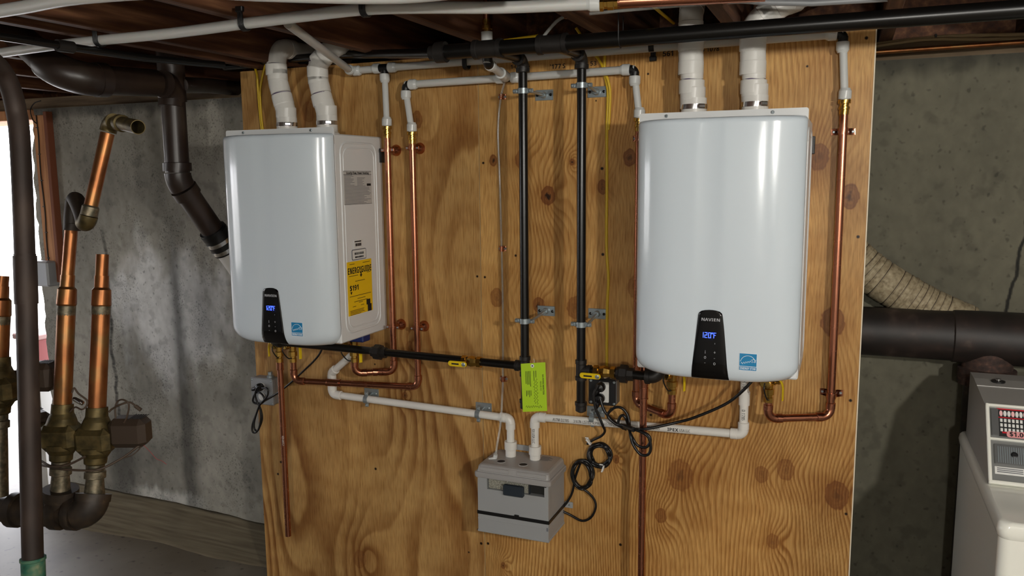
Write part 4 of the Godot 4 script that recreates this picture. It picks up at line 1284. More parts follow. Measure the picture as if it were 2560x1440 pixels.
func copper() -> void:
	var cu = mats.copper
	var r = 0.0111
	var o := {"fr": 0.0128, "rb": 0.026, "cl": 0.016, "rim": 1.07}
	var z = 0.06
	# first heater: nearer riser turns in under the heater
	var a0 = Vector3(0.666, 1.8049, 0.06)
	var a1 = Vector3(0.6809, 0.9551, 0.06)
	a0.x = (a0.x + a1.x) / 2
	a1.x = a0.x
	var va = Vector3(0.5522, 0.997, 0.13)
	var a2 = Vector3(0.5657, 0.9585, 0.13)
	var t = thing("copper_riser", "copper riser nearest the labelled side panel, turning back to a brass valve", "copper pipe", a1)
	a2 = Vector3(va.x, a1.y, 0.13)
	run(t, [a0, a1, Vector3(lerpf(a1.x, a2.x, 0.45), a1.y, z + 0.02), a2, Vector3(va.x, va.y, 0.13)], r, cu, o)
	iso_valve("brass valve under the labelled heater's outer corner", va, Vector3(va.x, 1.10, 0.13), Vector3(-0.8, 0, 0.6), Vector3(0.9, 0.0, 0.4))
	var b0 = Vector3(0.7606, 1.7808, 0.055)
	var b1 = Vector3(0.7767, 0.9063, 0.055)
	b0.x = (b0.x + b1.x) / 2
	b1.x = b0.x
	var vb = Vector3(0.2844, 0.9757, 0.13)
	var b2 = Vector3(vb.x, b1.y - 0.002, 0.13)
	t = thing("copper_riser", "second copper riser whose long foot runs left under the labelled heater", "copper pipe", b1)
	run(t, [b0, b1, b2, Vector3(vb.x, vb.y, 0.13)], r, cu, o)
	sleeve(t, "coupling", lerp(b1, b2, 0.62), lerp(b1, b2, 0.73), r, 0.0132, cu, 1.06)
	iso_valve("brass valve at the end of the long copper foot", vb, Vector3(vb.x, 1.10, 0.13), Vector3(-0.3, 0, 0.95), Vector3(0.95, 0.0, 0.2))
	bell_hanger("copper bell hanger high on the riser nearest the labelled side panel", Vector3(a0.x, 1.7459, z))
	bell_hanger("copper bell hanger low on the riser nearest the labelled side panel", Vector3(a0.x, 1.1193, z))
	bell_hanger("copper bell hanger high on the second riser", Vector3(b0.x, 1.7508, 0.055))
	bell_hanger("copper bell hanger low on the second riser", Vector3(b0.x, 1.1188, 0.055))
	# relief pipes that hang down
	var c0 = Vector3(0.2124, 0.9678, 0.12)
	var c1 = Vector3(0.217, 0.2793, 0.12)
	c0.x = (c0.x + c1.x) / 2
	c1.x = c0.x
	t = thing("relief_pipe", "open-ended copper discharge pipe hanging beside the grey outlet box near the concrete wall", "copper pipe", c1)
	put(t, "pipe", M.new().tube([c0, c1], r, 18), cu)
	sleeve(t, "coupling", c0 + Vector3(0, 0.0, 0), c0 - Vector3(0, 0.03, 0), r, 0.0133, cu, 1.08)
	words(t, "stamp", "COPPER", 0.008, Vector3(0.2261, 0.6656, 0.12) + Vector3(-0.004, 0.0, 0.0118), Basis(Vector3(0, 0, 1), PI / 2), mats.paper_white, false, false, 1.0, 0.0004)
	iso_valve("brass relief valve above the open-ended copper discharge pipe", c0, Vector3(c0.x, 1.10, 0.12), Vector3(0.1, 0, 1), Vector3(-0.95, 0.0, 0.2))
	var d0 = Vector3(1.5927, 1.0188, 0.14)
	var d1 = Vector3(1.6054, 0.3047, 0.14)
	d0.x = d1.x
	d1.y = 0.06
	t = thing("relief_pipe", "copper discharge pipe dropping to the floor in front of the printed white drain", "copper pipe", d1)
	put(t, "pipe", M.new().tube([d0, d1], r, 18), cu)
	sleeve(t, "coupling", d0 - Vector3(0, 0.052, 0), d0 - Vector3(0, 0.015, 0), r, 0.0135, cu, 1.08)
	put(t, "flared_top", M.new().lathe(d0 - Vector3(0, 0.02, 0), d0 + Vector3(0, 1, 0), [[0.0, 0.0132], [0.02, 0.0155], [0.035, 0.0165], [0.05, 0.0135], [0.075, 0.0115]], 18, true), cu)
	# the riser half hidden by the second heater
	var e0 = Vector3(1.5415, 1.7972, 0.05)
	var e1 = Vector3(1.5605, 0.9242, 0.05)
	e0.x = e1.x
	var ve = Vector3(1.6893, 0.9849, 0.12)
	t = thing("copper_riser", "copper riser hidden by the front-facing heater's left edge, looping round under it", "copper pipe", e1)
	run(t, [e0, e1, Vector3(ve.x, e1.y - 0.012, 0.12), ve], r, cu, o)
	iso_valve("brass valve under the front-facing heater by the red cover", ve, Vector3(ve.x, 1.10, 0.12), Vector3(-0.45, 0.1, 0.9), Vector3(0.95, 0.1, 0.3))
	tube_strap("small copper strap high on the riser beside the front-facing heater", Vector3(e0.x, 1.7645, 0.05))
	# the tall riser at the board's outer edge
	var f0 = Vector3(2.1368, 1.8339, 0.045)
	var f1 = Vector3(2.1468, 0.9401, 0.045)
	f0.x = (f0.x + f1.x) / 2
	f1.x = f0.x
	var vf = Vector3(1.973, 0.9904, 0.13)
	t = thing("copper_riser", "tall copper riser along the board's outer edge, bent under the front-facing heater", "copper pipe", f1)
	run(t, [f0, f1, Vector3(vf.x, f1.y, 0.13), vf], r, cu, o)
	iso_valve("brass valve under the front-facing heater by the blue cover", vf, Vector3(vf.x, 1.10, 0.13), Vector3(-0.25, 0.1, 0.95), Vector3(0.95, 0.05, 0.25))
	tube_strap("bright copper strap high on the tall riser", Vector3(f0.x, 1.7678, 0.045))
	tube_strap("duller copper strap low on the tall riser, just above its elbow", Vector3(f0.x, 1.0033, 0.045))
	# clear drain tube with its three little straps
	var tub := [Vector3(1.1245, 1.977, 0.04), Vector3(1.106, 1.9574, 0.03), Vector3(1.0819, 1.9022, 0.012), Vector3(1.0711, 1.7982, 0.01), Vector3(1.0751, 1.6524, 0.01), Vector3(1.0794, 1.4068, 0.01), Vector3(1.0813, 1.1888, 0.01), Vector3(1.0794, 0.952, 0.012), Vector3(1.0917, 0.8888, 0.05), Vector3(1.0992, 0.8401, 0.076), Vector3(1.0953, 0.792, 0.082), Vector3(1.0913, 0.746, 0.095), Vector3(1.087, 0.7045, 0.1)]
	t = thing("clear_tube", "thin clear plastic tube down the board from the lower water line to the pump", "tube", tub[5])
	put(t, "tube", M.new().tube(curve(tub, 5), 0.0036, 10), mats.clear_tube)
	for s in [["tiny copper strap on the clear tube level with the upper pipe hangers", Vector3(1.0841, 1.9127, 0.01)], ["tiny copper strap on the clear tube at mid height", Vector3(1.0794, 1.4068, 0.01)], ["tiny copper strap on the clear tube left of the green tag", Vector3(1.0785, 0.9514, 0.01)]]:
		tube_strap(s[0], s[1], 0.0045)


func drains() -> void:
	var P = mats.pvc
	var r = 0.01335
	var o := {"fr": 0.0163, "rb": 0.018, "cl": 0.02, "rim": 1.04}
	var z = 0.055
	var a = [Vector3(0.5459, 1.0328, 0.1), Vector3(0.3996, 0.9271, 0.055), Vector3(0.4028, 0.8441, 0.055), Vector3(1.1244, 0.8283, 0.055), Vector3(1.1322, 0.7125, 0.055)]
	a[2].x = a[1].x
	var t = thing("drain_line", "plain white drain line sloping from the labelled heater to the pump", "drain pipe", a[3])
	a[4].x = a[3].x
	run(t, a, r, P, o)
	var e = a[4]
	put(t, "adapter", M.new().lathe(e + Vector3(0, 0.035, 0), e - Vector3(0, 1, 0), [[0.0, r], [0.0, 0.0215], [0.028, 0.0215], [0.03, 0.0185], [0.056, 0.0185]], 22), P)
	var b = [Vector3(1.8996, 1.0648, 0.09), Vector3(1.8968, 0.8607, 0.055), Vector3(1.214, 0.8435, 0.055), Vector3(1.2161, 0.7059, 0.055)]
	b[0].x = b[1].x
	b[3].x = b[2].x
	t = thing("drain_line", "white drain line with black print sloping from the front-facing heater to the pump", "drain pipe", b[2])
	b[0].z = 0.055
	run(t, b, r, P, o)
	e = b[3]
	put(t, "adapter", M.new().lathe(e + Vector3(0, 0.035, 0), e - Vector3(0, 1, 0), [[0.0, r], [0.0, 0.0215], [0.028, 0.0215], [0.03, 0.0185], [0.056, 0.0185]], 22), P)
	var c0 = Vector3(1.8994, 0.9757, 0.055)
	sleeve(t, "coupling", Vector3(b[0].x, c0.y + 0.02, 0.055), Vector3(b[0].x, c0.y - 0.022, 0.055), r, 0.0166, P)
	# print along the pipe
	var d = (b[1] - b[2]).normalized()
	var B := Basis(d, Vector3(0, 0, 1).cross(d), Vector3(0, 0, 1))
	for s in [["ASTM D2785", 0.105, 0.0115, false], ["3/4 IN LISTED", 0.185, 0.0115, false], ["43PM 94 LISTED 200%R", 0.275, 0.0105, false], ["ASTM D2665", 0.43, 0.0115, false], ["IPEX", 0.505, 0.0125, true], ["USA LLC", 0.545, 0.0105, false]]:
		words(t, "print", s[0], s[2] * 0.82, b[2] + d * s[1] * 0.93 + Vector3(0, 0, r + 0.0004), B, mats.ink, s[3], false, 0.8 if s[3] == false else 1.15, 0.0004)
	var D := Basis(Vector3(0, -1, 0), Vector3(1, 0, 0), Vector3(0, 0, 1))
	words(t, "print", "IPEX USA LLC", 0.009, Vector3(1.2137, 0.7832, 0.055) + Vector3(0, 0, r + 0.0004), D, mats.ink, false, false, 0.8, 0.0004)
	words(t, "print", "IPEX USA", 0.009, Vector3(b[0].x, 1.0254, z + r + 0.0004), D, mats.ink, false, false, 0.8, 0.0004)
	words(t, "print", "D 1785", 0.009, Vector3(b[0].x, 0.9255, z + r + 0.0004), D, mats.ink, false, false, 0.9, 0.0004)


func neutralizer() -> void:
	var g = mats.grey_plastic
	var x0 = 1.05
	var x1 = 1.303
	var zf = 0.169
	var xm = (x0 + x1) / 2
	var t = thing("condensate_pump", "grey plastic condensate pump box with a bead window, mounted low on the board", "pump", Vector3(xm, 0.455, 0.09))
	var b := M.new()
	var wx0 = 1.084
	var wx1 = 1.289
	var wy0 = 0.612
	var wy1 = 0.661
	b.box(Vector3(xm, 0.568, 0.078), Vector3(x1 - x0, 0.212, 0.136), 0.0)
	for q in [[x0, wx0, 0.462, 0.674], [wx1, x1, 0.462, 0.674], [wx0, wx1, wy1, 0.674], [wx0, wx1, 0.462, wy0]]:
		b.box(Vector3((q[0] + q[1]) / 2, (q[2] + q[3]) / 2, 0.157), Vector3(q[1] - q[0], q[3] - q[2], zf - 0.145), 0.0)
	var body = put(t, "body", b, g)
	put(body, "foot_rim", M.new().box(Vector3(xm, 0.462, 0.09), Vector3(x1 - x0 + 0.004, 0.008, 0.163), 0.002), g, true)
	put(body, "lower_seam", M.new().box(Vector3(xm, 0.505, 0.089), Vector3(x1 - x0 + 0.002, 0.005, 0.1615), 0.001), g, true)
	var lid := M.new()
	var R := []
	for q in [[0.652, 0.008, 0.0], [0.656, 0.010, 0.0], [0.668, 0.010, 0.0], [0.671, 0.007, 0.0], [0.671, 0.003, 0.0], [0.688, 0.0, 0.001], [0.693, -0.004, 0.002], [0.695, -0.010, 0.004]]:
		var ring := PackedVector3Array()
		for p in rounded(x0 - q[1], 0.006, x1 + q[1], zf + q[1] - q[2], 0.012, 4):
			ring.append(Vector3(p.x, q[0], p.y))
		R.append(ring)
		if q[0] > 0.66:
			R.append(ring)
	lid.rings(R)
	var l = put(t, "lid", lid, mats.grey_lid)
	for p in [Vector3(1.1161, 0.695, 0.1196), Vector3(1.1969, 0.695, 0.1216)]:
		put(l, "port", M.new().lathe(p - Vector3(0, 0.002, 0), p + Vector3(0, 1, 0), [[0, 0.0162], [0.004, 0.0162], [0.004, 0.0138], [0.0025, 0.0135], [0.0025, 0.0]], 20), mats.grey_lid, true)
		put(l, "port_hole", M.new().lathe(p, p + Vector3(0, 1, 0), [[0, 0.0135], [0.0012, 0.0135], [0.0012, 0.0]], 20), mats.dark_inside, true)
	var Bl := Basis(Vector3(1, 0, 0), Vector3(0, 0, -1), Vector3(0, 1, 0))
	var ls := []
	for k in 7:
		ls.append([-0.024, 0.0, -0.024 + 0.048 * (0.6 + 0.4 * fposmod(k * 0.37, 1.0))])
	for k in 7:
		print_lines(l, [ls[k]], 0.0018, Bl, Vector3(1.2534, 0.695, 0.0422) + Vector3(0, 0.0012, -0.018 + k * 0.006), mats.grey_ink)
	for p in [Vector3(1.112, 0.681, zf + 0.001), Vector3(1.244, 0.681, zf + 0.001)]:
		put(l, "lid_panel", M.new().box(p, Vector3(0.105, 0.013, 0.006), 0.0015, Basis(Vector3.RIGHT, -0.12)), mats.grey_lid, true)
	# window with the white beads behind it
	var w = put(t, "window", M.new().box(Vector3((wx0 + wx1) / 2, (wy0 + wy1) / 2, zf - 0.005), Vector3(wx1 - wx0, wy1 - wy0, 0.002), 0.0), mats.clear_window)
	put(w, "window_back", M.new().box(Vector3((wx0 + wx1) / 2, (wy0 + wy1) / 2, 0.1475), Vector3(wx1 - wx0, wy1 - wy0, 0.002), 0.0), mats.dark_inside, true)
	put(w, "divider", M.new().box(Vector3(1.233, (wy0 + wy1) / 2, 0.155), Vector3(0.004, wy1 - wy0, 0.014), 0.0), mats.dark_navy, true)
	var mm := MultiMesh.new()
	mm.transform_format = MultiMesh.TRANSFORM_3D
	var bead := SphereMesh.new()
	bead.radius = 0.0026
	bead.height = 0.0052
	bead.radial_segments = 8
	bead.rings = 4
	mm.mesh = bead
	var rnd := RandomNumberGenerator.new()
	rnd.seed = 77
	var tr := []
	for i in 33:
		for j in 11:
			for q in 2:
				tr.append(Transform3D(Basis(), Vector3(wx0 + 0.003 + i * 0.0044 + rnd.randf_range(-0.0012, 0.0012), wy0 + 0.002 + j * 0.0043 + rnd.randf_range(-0.001, 0.001) - (0.003 if i < 3 else 0.0), 0.1505 + q * 0.0045)))
	mm.instance_count = tr.size()
	for k in tr.size():
		mm.set_instance_transform(k, tr[k])
	var mi := MultiMeshInstance3D.new()
	mi.name = "beads"
	mi.multimesh = mm
	mi.material_override = mats.beads
	mi.position = -t.position
	mi.set_meta("kind", "stuff")
	t.add_child(mi)
	put(t, "latch", M.new().box(Vector3(1.1841, 0.623, 0.177), Vector3(0.072, 0.036, 0.016), 0.003), mats.dark_navy)
	put(t, "latch_pin", M.new().box(Vector3(1.2926, 0.6496, 0.17), Vector3(0.008, 0.005, 0.006), 0.001), mats.black_plastic)
	# black band round the box to the board
	put(t, "band", M.new().box(Vector3(xm, 0.527, zf + 0.001), Vector3(x1 - x0 + 0.005, 0.0115, 0.003), 0.0005).box(Vector3(x1 + 0.0015, 0.527, 0.085), Vector3(0.003, 0.0115, 0.168), 0.0005).box(Vector3(x0 - 0.0015, 0.527, 0.085), Vector3(0.003, 0.0115, 0.168), 0.0005), mats.black_plastic)
	put(t, "band_buckle", M.new().box(Vector3(1.192, 0.531, zf + 0.003), Vector3(0.016, 0.015, 0.005), 0.001), mats.black_plastic)
	put(t, "mounting_ear", M.new().box(Vector3(1.318, 0.527, 0.004), Vector3(0.03, 0.022, 0.006), 0.002), mats.grey_plastic)
	screw(t, Vector3(1.322, 0.527, 0.007), Vector3(0, 0, 1), 0.004, "mounting_screw")
	put(t, "tube_barb", M.new().tube(curve([Vector3(1.0871, 0.7102, 0.1), Vector3(1.0824, 0.6954, 0.1), Vector3(1.0658, 0.6909, 0.11)], 5), 0.0075, 12), mats.pex_fitting)
	put(t, "warning_print", M.new().box(Vector3(1.299, 0.503, zf + 0.0004), Vector3(0.006, 0.012, 0.0008), 0.0), mats.grey_ink)
	put(t, "rear_bracket", M.new().box(Vector3(1.1461, 0.7106, 0.004), Vector3(0.05, 0.02, 0.005), 0.001), mats.grey_plastic)


func plug(t: Node3D, at: Vector3, d: Vector3) -> void:
	put(t, "plug", M.new().lathe(at + Vector3(0, 0, 0.002), at + Vector3(0, 0, 1), [[0.0, 0.016], [0.012, 0.0165], [0.022, 0.012], [0.026, 0.0]], 16).lathe(at + Vector3(0, 0, 0.012), at + Vector3(0, 0, 0.012) + d, [[0.0, 0.011], [0.02, 0.009], [0.034, 0.006], [0.036, 0.0]], 14), mats.black_cord)


func cord(t: Node3D, called: String, pts: Array, r: float) -> void:
	put(t, called, M.new().tube(curve(pts, 7), r, 10), mats.black_cord)


func electrics() -> void:
	# grey outlet box by the concrete wall
	var p = Vector3(0.0667, 0.8226, 0.02)
	p.z = 0.0
	var t = thing("outlet_box", "pale grey steel outlet box at the board's edge by the concrete wall", "outlet box", p, "steel outlet boxes")
	put(t, "box", M.new().box(p + Vector3(0, 0, 0.022), Vector3(0.104, 0.104, 0.044), 0.004), mats.grey_box)
	var cov = put(t, "cover", M.new().box(p + Vector3(0, 0, 0.048), Vector3(0.108, 0.106, 0.008), 0.003), mats.grey_box)
	for q in [[-0.046, 0.045], [0.046, 0.045], [-0.046, -0.045], [0.046, -0.045]]:
		screw(t, p + Vector3(q[0], q[1], 0.053), Vector3(0, 0, 1), 0.004)
	for q in [0.02, -0.02]:
		put(cov, "socket", M.new().lathe(p + Vector3(0.0, q, 0.051), p + Vector3(0.0, q, 1), [[0, 0.0165], [0.003, 0.0165], [0.003, 0.0]], 20), mats.paper_white, true)
	put(t, "conduit_nut", M.new().lathe(p + Vector3(0.02, 0.05, 0.022), p + Vector3(0.02, 1, 0.022), [[0, 0.014], [0.01, 0.014], [0.012, 0.009], [0.024, 0.009]], 8), mats.zinc)
	var c = thing("power_cord", "black cord from under the labelled heater, tied in loops on the pale outlet box", "cord", p + Vector3(-0.03, 0.0, 0.06))
	plug(c, p + Vector3(0.0, 0.02, 0.054), Vector3(-0.9, -0.3, 0.1))
	cord(c, "cord", [Vector3(0.445, 1.0669, 0.16), Vector3(0.4221, 1.0265, 0.15), Vector3(0.3778, 0.9876, 0.13), Vector3(0.3029, 0.9339, 0.1), Vector3(0.2415, 0.886, 0.09), Vector3(0.1772, 0.8397, 0.085), Vector3(0.1261, 0.8095, 0.085), Vector3(0.0684, 0.7817, 0.08), Vector3(0.0438, 0.7905, 0.08), Vector3(0.0658, 0.826, 0.085), Vector3(0.0968, 0.8255, 0.09), Vector3(0.1088, 0.8027, 0.09), Vector3(0.0821, 0.7796, 0.085)], 0.0038)
	cord(c, "coil", [Vector3(0.1061, 0.8553, 0.085), Vector3(0.0812, 0.8511, 0.09), Vector3(0.0659, 0.8225, 0.09), Vector3(0.0692, 0.7895, 0.085), Vector3(0.0847, 0.7606, 0.085), Vector3(0.0879, 0.7191, 0.085), Vector3(0.0615, 0.671, 0.085), Vector3(0.0397, 0.6652, 0.085), Vector3(0.0397, 0.6945, 0.085), Vector3(0.0601, 0.7387, 0.085), Vector3(0.0863, 0.7814, 0.09), Vector3(0.1232, 0.82, 0.09), Vector3(0.125, 0.8488, 0.09), Vector3(0.0961, 0.848, 0.085)], 0.0038)
	cord(c, "coil", [Vector3(0.0882, 0.7853, 0.092), Vector3(0.0683, 0.7448, 0.092), Vector3(0.054, 0.7046, 0.092), Vector3(0.0562, 0.6789, 0.092), Vector3(0.0738, 0.6809, 0.092), Vector3(0.0884, 0.7276, 0.092), Vector3(0.0872, 0.7692, 0.092)], 0.0038)
	# dark outlet box under the second gas valve
	p = Vector3(1.4497, 0.9498, 0.03)
	p.z = 0.0
	t = thing("outlet_box", "dark steel outlet box under the gas valve, with a white double socket", "outlet box", p, "steel outlet boxes")
	put(t, "box", M.new().box(p + Vector3(0, 0, 0.022), Vector3(0.09, 0.084, 0.044), 0.004), mats.steel_box)
	cov = put(t, "cover", M.new().box(p + Vector3(-0.003, 0, 0.047), Vector3(0.092, 0.088, 0.007), 0.003), mk("dark_cover", c8(52, 52, 54), 0.3, 0.5))
	put(cov, "double_socket", M.new().box(p + Vector3(0.004, 0.001, 0.0515), Vector3(0.034, 0.068, 0.006), 0.002), mats.paper_white, true)
	for q in [[-0.04, 0.036], [0.038, 0.036], [-0.04, -0.036], [0.038, -0.036]]:
		screw(t, p + Vector3(q[0], q[1], 0.05), Vector3(0, 0, 1), 0.0045)
	put(t, "conduit_nut", M.new().lathe(p + Vector3(0.006, 0.05, 0.022), p + Vector3(0.006, 1, 0.022), [[0, 0.015], [0.01, 0.015], [0.012, 0.011], [0.022, 0.011]], 8), mats.zinc)
	var h = thing("power_cord", "black cord looped in front of the printed drain and rising under the front-facing heater", "cord", p + Vector3(0.06, -0.1, 0.06))
	plug(h, p + Vector3(-0.006, -0.018, 0.054), Vector3(-0.3, -0.9, 0.2))
	cord(h, "cord", [Vector3(1.4507, 0.9386, 0.085), Vector3(1.4657, 0.9029, 0.09), Vector3(1.4858, 0.8785, 0.09), Vector3(1.5163, 0.8622, 0.1), Vector3(1.5463, 0.858, 0.11), Vector3(1.598, 0.8749, 0.16), Vector3(1.6365, 0.883, 0.16), Vector3(1.7093, 0.9029, 0.14), Vector3(1.7549, 0.9204, 0.14), Vector3(1.8275, 0.959, 0.14), Vector3(1.8708, 0.989, 0.14), Vector3(1.9074, 1.029, 0.15), Vector3(1.9291, 1.0573, 0.15)], 0.0046)
	cord(h, "coil", [Vector3(1.5438, 0.8495, 0.1), Vector3(1.5018, 0.8672, 0.1), Vector3(1.4806, 0.89, 0.1), Vector3(1.5014, 0.9159, 0.1), Vector3(1.5263, 0.9185, 0.1), Vector3(1.546, 0.897, 0.1), Vector3(1.5553, 0.8668, 0.11), Vector3(1.5692, 0.8601, 0.16), Vector3(1.5809, 0.8287, 0.17), Vector3(1.6038, 0.7995, 0.17), Vector3(1.6275, 0.7999, 0.17), Vector3(1.6371, 0.8227, 0.17), Vector3(1.6292, 0.856, 0.17), Vector3(1.603, 0.8693, 0.165), Vector3(1.5526, 0.8669, 0.12), Vector3(1.5124, 0.8618, 0.1)], 0.0046)
	cord(h, "coil", [Vector3(1.536, 0.8527, 0.105), Vector3(1.5163, 0.8648, 0.1), Vector3(1.5213, 0.8878, 0.1), Vector3(1.533, 0.8943, 0.1), Vector3(1.5448, 0.8799, 0.105), Vector3(1.5654, 0.8617, 0.15), Vector3(1.582, 0.8441, 0.17), Vector3(1.5972, 0.8255, 0.17), Vector3(1.6222, 0.8234, 0.17), Vector3(1.6356, 0.8454, 0.17), Vector3(1.6254, 0.8645, 0.17), Vector3(1.5892, 0.8728, 0.165)], 0.0046)
	put(h, "wrap", M.new().tube([Vector3(1.5411, 0.8641, 0.115), Vector3(1.5804, 0.8716, 0.16)], 0.008, 12), mats.black_cord)
	var k = thing("power_cord", "black pump cord tied in two round coils next to the grey pump", "cord", p + Vector3(-0.03, -0.2, 0.05))
	plug(k, p + Vector3(-0.004, 0.02, 0.054), Vector3(-0.5, -0.7, 0.2))
	cord(k, "cord", [Vector3(1.4452, 0.9831, 0.085), Vector3(1.4321, 0.9527, 0.09), Vector3(1.4349, 0.9144, 0.09), Vector3(1.4471, 0.8796, 0.085), Vector3(1.4592, 0.8473, 0.08), Vector3(1.4604, 0.8226, 0.06), Vector3(1.4426, 0.7982, 0.04), Vector3(1.4107, 0.776, 0.025), Vector3(1.3884, 0.7579, 0.02)], 0.0042)
	var spool := func(cx: Vector3, rx: float, ry: float, loops: int, sd: int):
		var rnd := RandomNumberGenerator.new()
		rnd.seed = sd
		var pts := []
		for q in loops:
			var rr = rnd.randf_range(-0.007, 0.007)
			var ox = rnd.randf_range(-0.003, 0.003)
			for j in 12:
				var a = TAU * j / 12.0
				pts.append(cx + Vector3(cos(a) * (rx + rr) + ox, sin(a) * (ry + rr) + ox, rnd.randf_range(-0.006, 0.006)))
		put(k, "coil", M.new().tube(curve(pts, 4), 0.0044, 9), mats.black_cord)
	spool.call(Vector3(1.4337, 0.7252, 0.022), 0.037, 0.038, 5, 3)
	spool.call(Vector3(1.3725, 0.65, 0.022), 0.030, 0.044, 6, 4)
	cord(k, "cord", [Vector3(1.3664, 0.6886, 0.03), Vector3(1.3463, 0.633, 0.02), Vector3(1.3347, 0.5797, 0.015), Vector3(1.3157, 0.5406, 0.014), Vector3(1.2945, 0.5123, 0.02), Vector3(1.2834, 0.4944, 0.03)], 0.004)
	cord(k, "cord", [Vector3(1.3712, 0.6003, 0.022), Vector3(1.3926, 0.5863, 0.018), Vector3(1.412, 0.5613, 0.012), Vector3(1.4164, 0.5336, 0.012), Vector3(1.3996, 0.4967, 0.012), Vector3(1.3683, 0.4803, 0.012), Vector3(1.3281, 0.4941, 0.012), Vector3(1.2974, 0.5084, 0.02)], 0.004)
	for q in [[Vector3(1.397, 0.7704, 0.03), 0.7], [Vector3(1.4473, 0.6838, 0.03), -0.3]]:
		put(k, "cable_tie", M.new().box(q[0], Vector3(0.005, 0.024, 0.018), 0.001, Basis(Vector3(0, 0, 1), q[1])).box(q[0] + Vector3(-0.007, 0.012, 0), Vector3(0.012, 0.004, 0.004), 0.0005), mats.paper_white)
	# yellow cables
	var y = thing("yellow_cable", "yellow cable running down the board to the dark outlet box", "cable", Vector3(1.4463, 1.6238, 0.01))
	put(y, "cable", M.new().tube(curve([Vector3(1.444, 2.1649, -0.05) + Vector3(0, 0.06, 0), Vector3(1.4588, 2.1115, 0.03), Vector3(1.4413, 2.0578, 0.012), Vector3(1.4374, 1.9755, 0.01), Vector3(1.4441, 1.942, 0.01), Vector3(1.4496, 1.8987, 0.01), Vector3(1.4464, 1.7935, 0.01), Vector3(1.4476, 1.6238, 0.01), Vector3(1.4473, 1.4639, 0.01), Vector3(1.4492, 1.3927, 0.01), Vector3(1.455, 1.3186, 0.01), Vector3(1.4516, 1.2357, 0.01), Vector3(1.4516, 1.1165, 0.012), Vector3(1.4545, 1.0179, 0.02)], 6), 0.0048, 10), mats.yellow_jacket)
	y = thing("yellow_cable", "yellow cable slanting out behind the gas main to join the long one beside it", "cable", Vector3(1.4229, 2.0081, 0.01))
	put(y, "cable", M.new().tube(curve([Vector3(1.3469, 2.1119, 0.02), Vector3(1.3913, 2.0475, 0.014), Vector3(1.4235, 2.0054, 0.012), Vector3(1.4423, 1.967, 0.018), Vector3(1.4528, 1.9407, 0.018), Vector3(1.4572, 1.898, 0.014), Vector3(1.4522, 1.7933, 0.012)], 6), 0.0045, 10), mats.yellow_jacket)
	y = thing("yellow_cable", "yellow cable slanting through the joist bay left of the front-facing heater's vents", "cable", Vector3(1.6336, 2.12, 0.116))
	put(y, "cable", M.new().tube([Vector3(1.6585, 2.1, 0.5083), Vector3(1.6559, 2.1, 0.3573), Vector3(1.656, 2.1, 0.2191), Vector3(1.6575, 2.1, 0.035)], 0.0045, 10), mats.yellow_jacket)
	y = thing("yellow_cable", "flat yellow cable lying just above the gas main between its two tees", "cable", Vector3(1.1993, 2.07, 0.16))
	put(y, "cable", M.new().tube([Vector3(1.1269, 2.0631, 0.16), Vector3(1.1993, 2.0676, 0.16), Vector3(1.2714, 2.0719, 0.16)], 0.0055, 10), mats.yellow_jacket)
	y = thing("yellow_cable", "pair of yellow wires at the board's corner beside the concrete wall", "cable", Vector3(0.0948, 1.9746, 0.012))
	put(y, "cable", M.new().tube(curve([Vector3(-0.0423, 2.1569, -0.1), Vector3(0.0505, 2.0943, -0.01), Vector3(0.0879, 2.041, 0.012), Vector3(0.0881, 1.9825, 0.01), Vector3(0.0915, 1.8906, 0.01), Vector3(0.0973, 1.8041, 0.01)], 6), 0.0045, 10), mats.yellow_jacket)
	put(y, "cable", M.new().tube(curve([Vector3(0.1293, 2.0754, 0.01), Vector3(0.1134, 2.0323, 0.012), Vector3(0.0994, 1.9743, 0.013), Vector3(0.0985, 1.8858, 0.012), Vector3(0.1048, 1.8039, 0.01)], 6), 0.0042, 10), mats.yellow_jacket)
	y = thing("yellow_cable", "short yellow cable glimpsed behind the vents by the concrete wall", "cable", Vector3(0.2663, 2.0845, 0.02))
	put(y, "cable", M.new().tube([Vector3(0.1854, 2.0838, 0.02), Vector3(0.328, 2.0849, 0.02)], 0.0045, 10), mats.yellow_jacket)


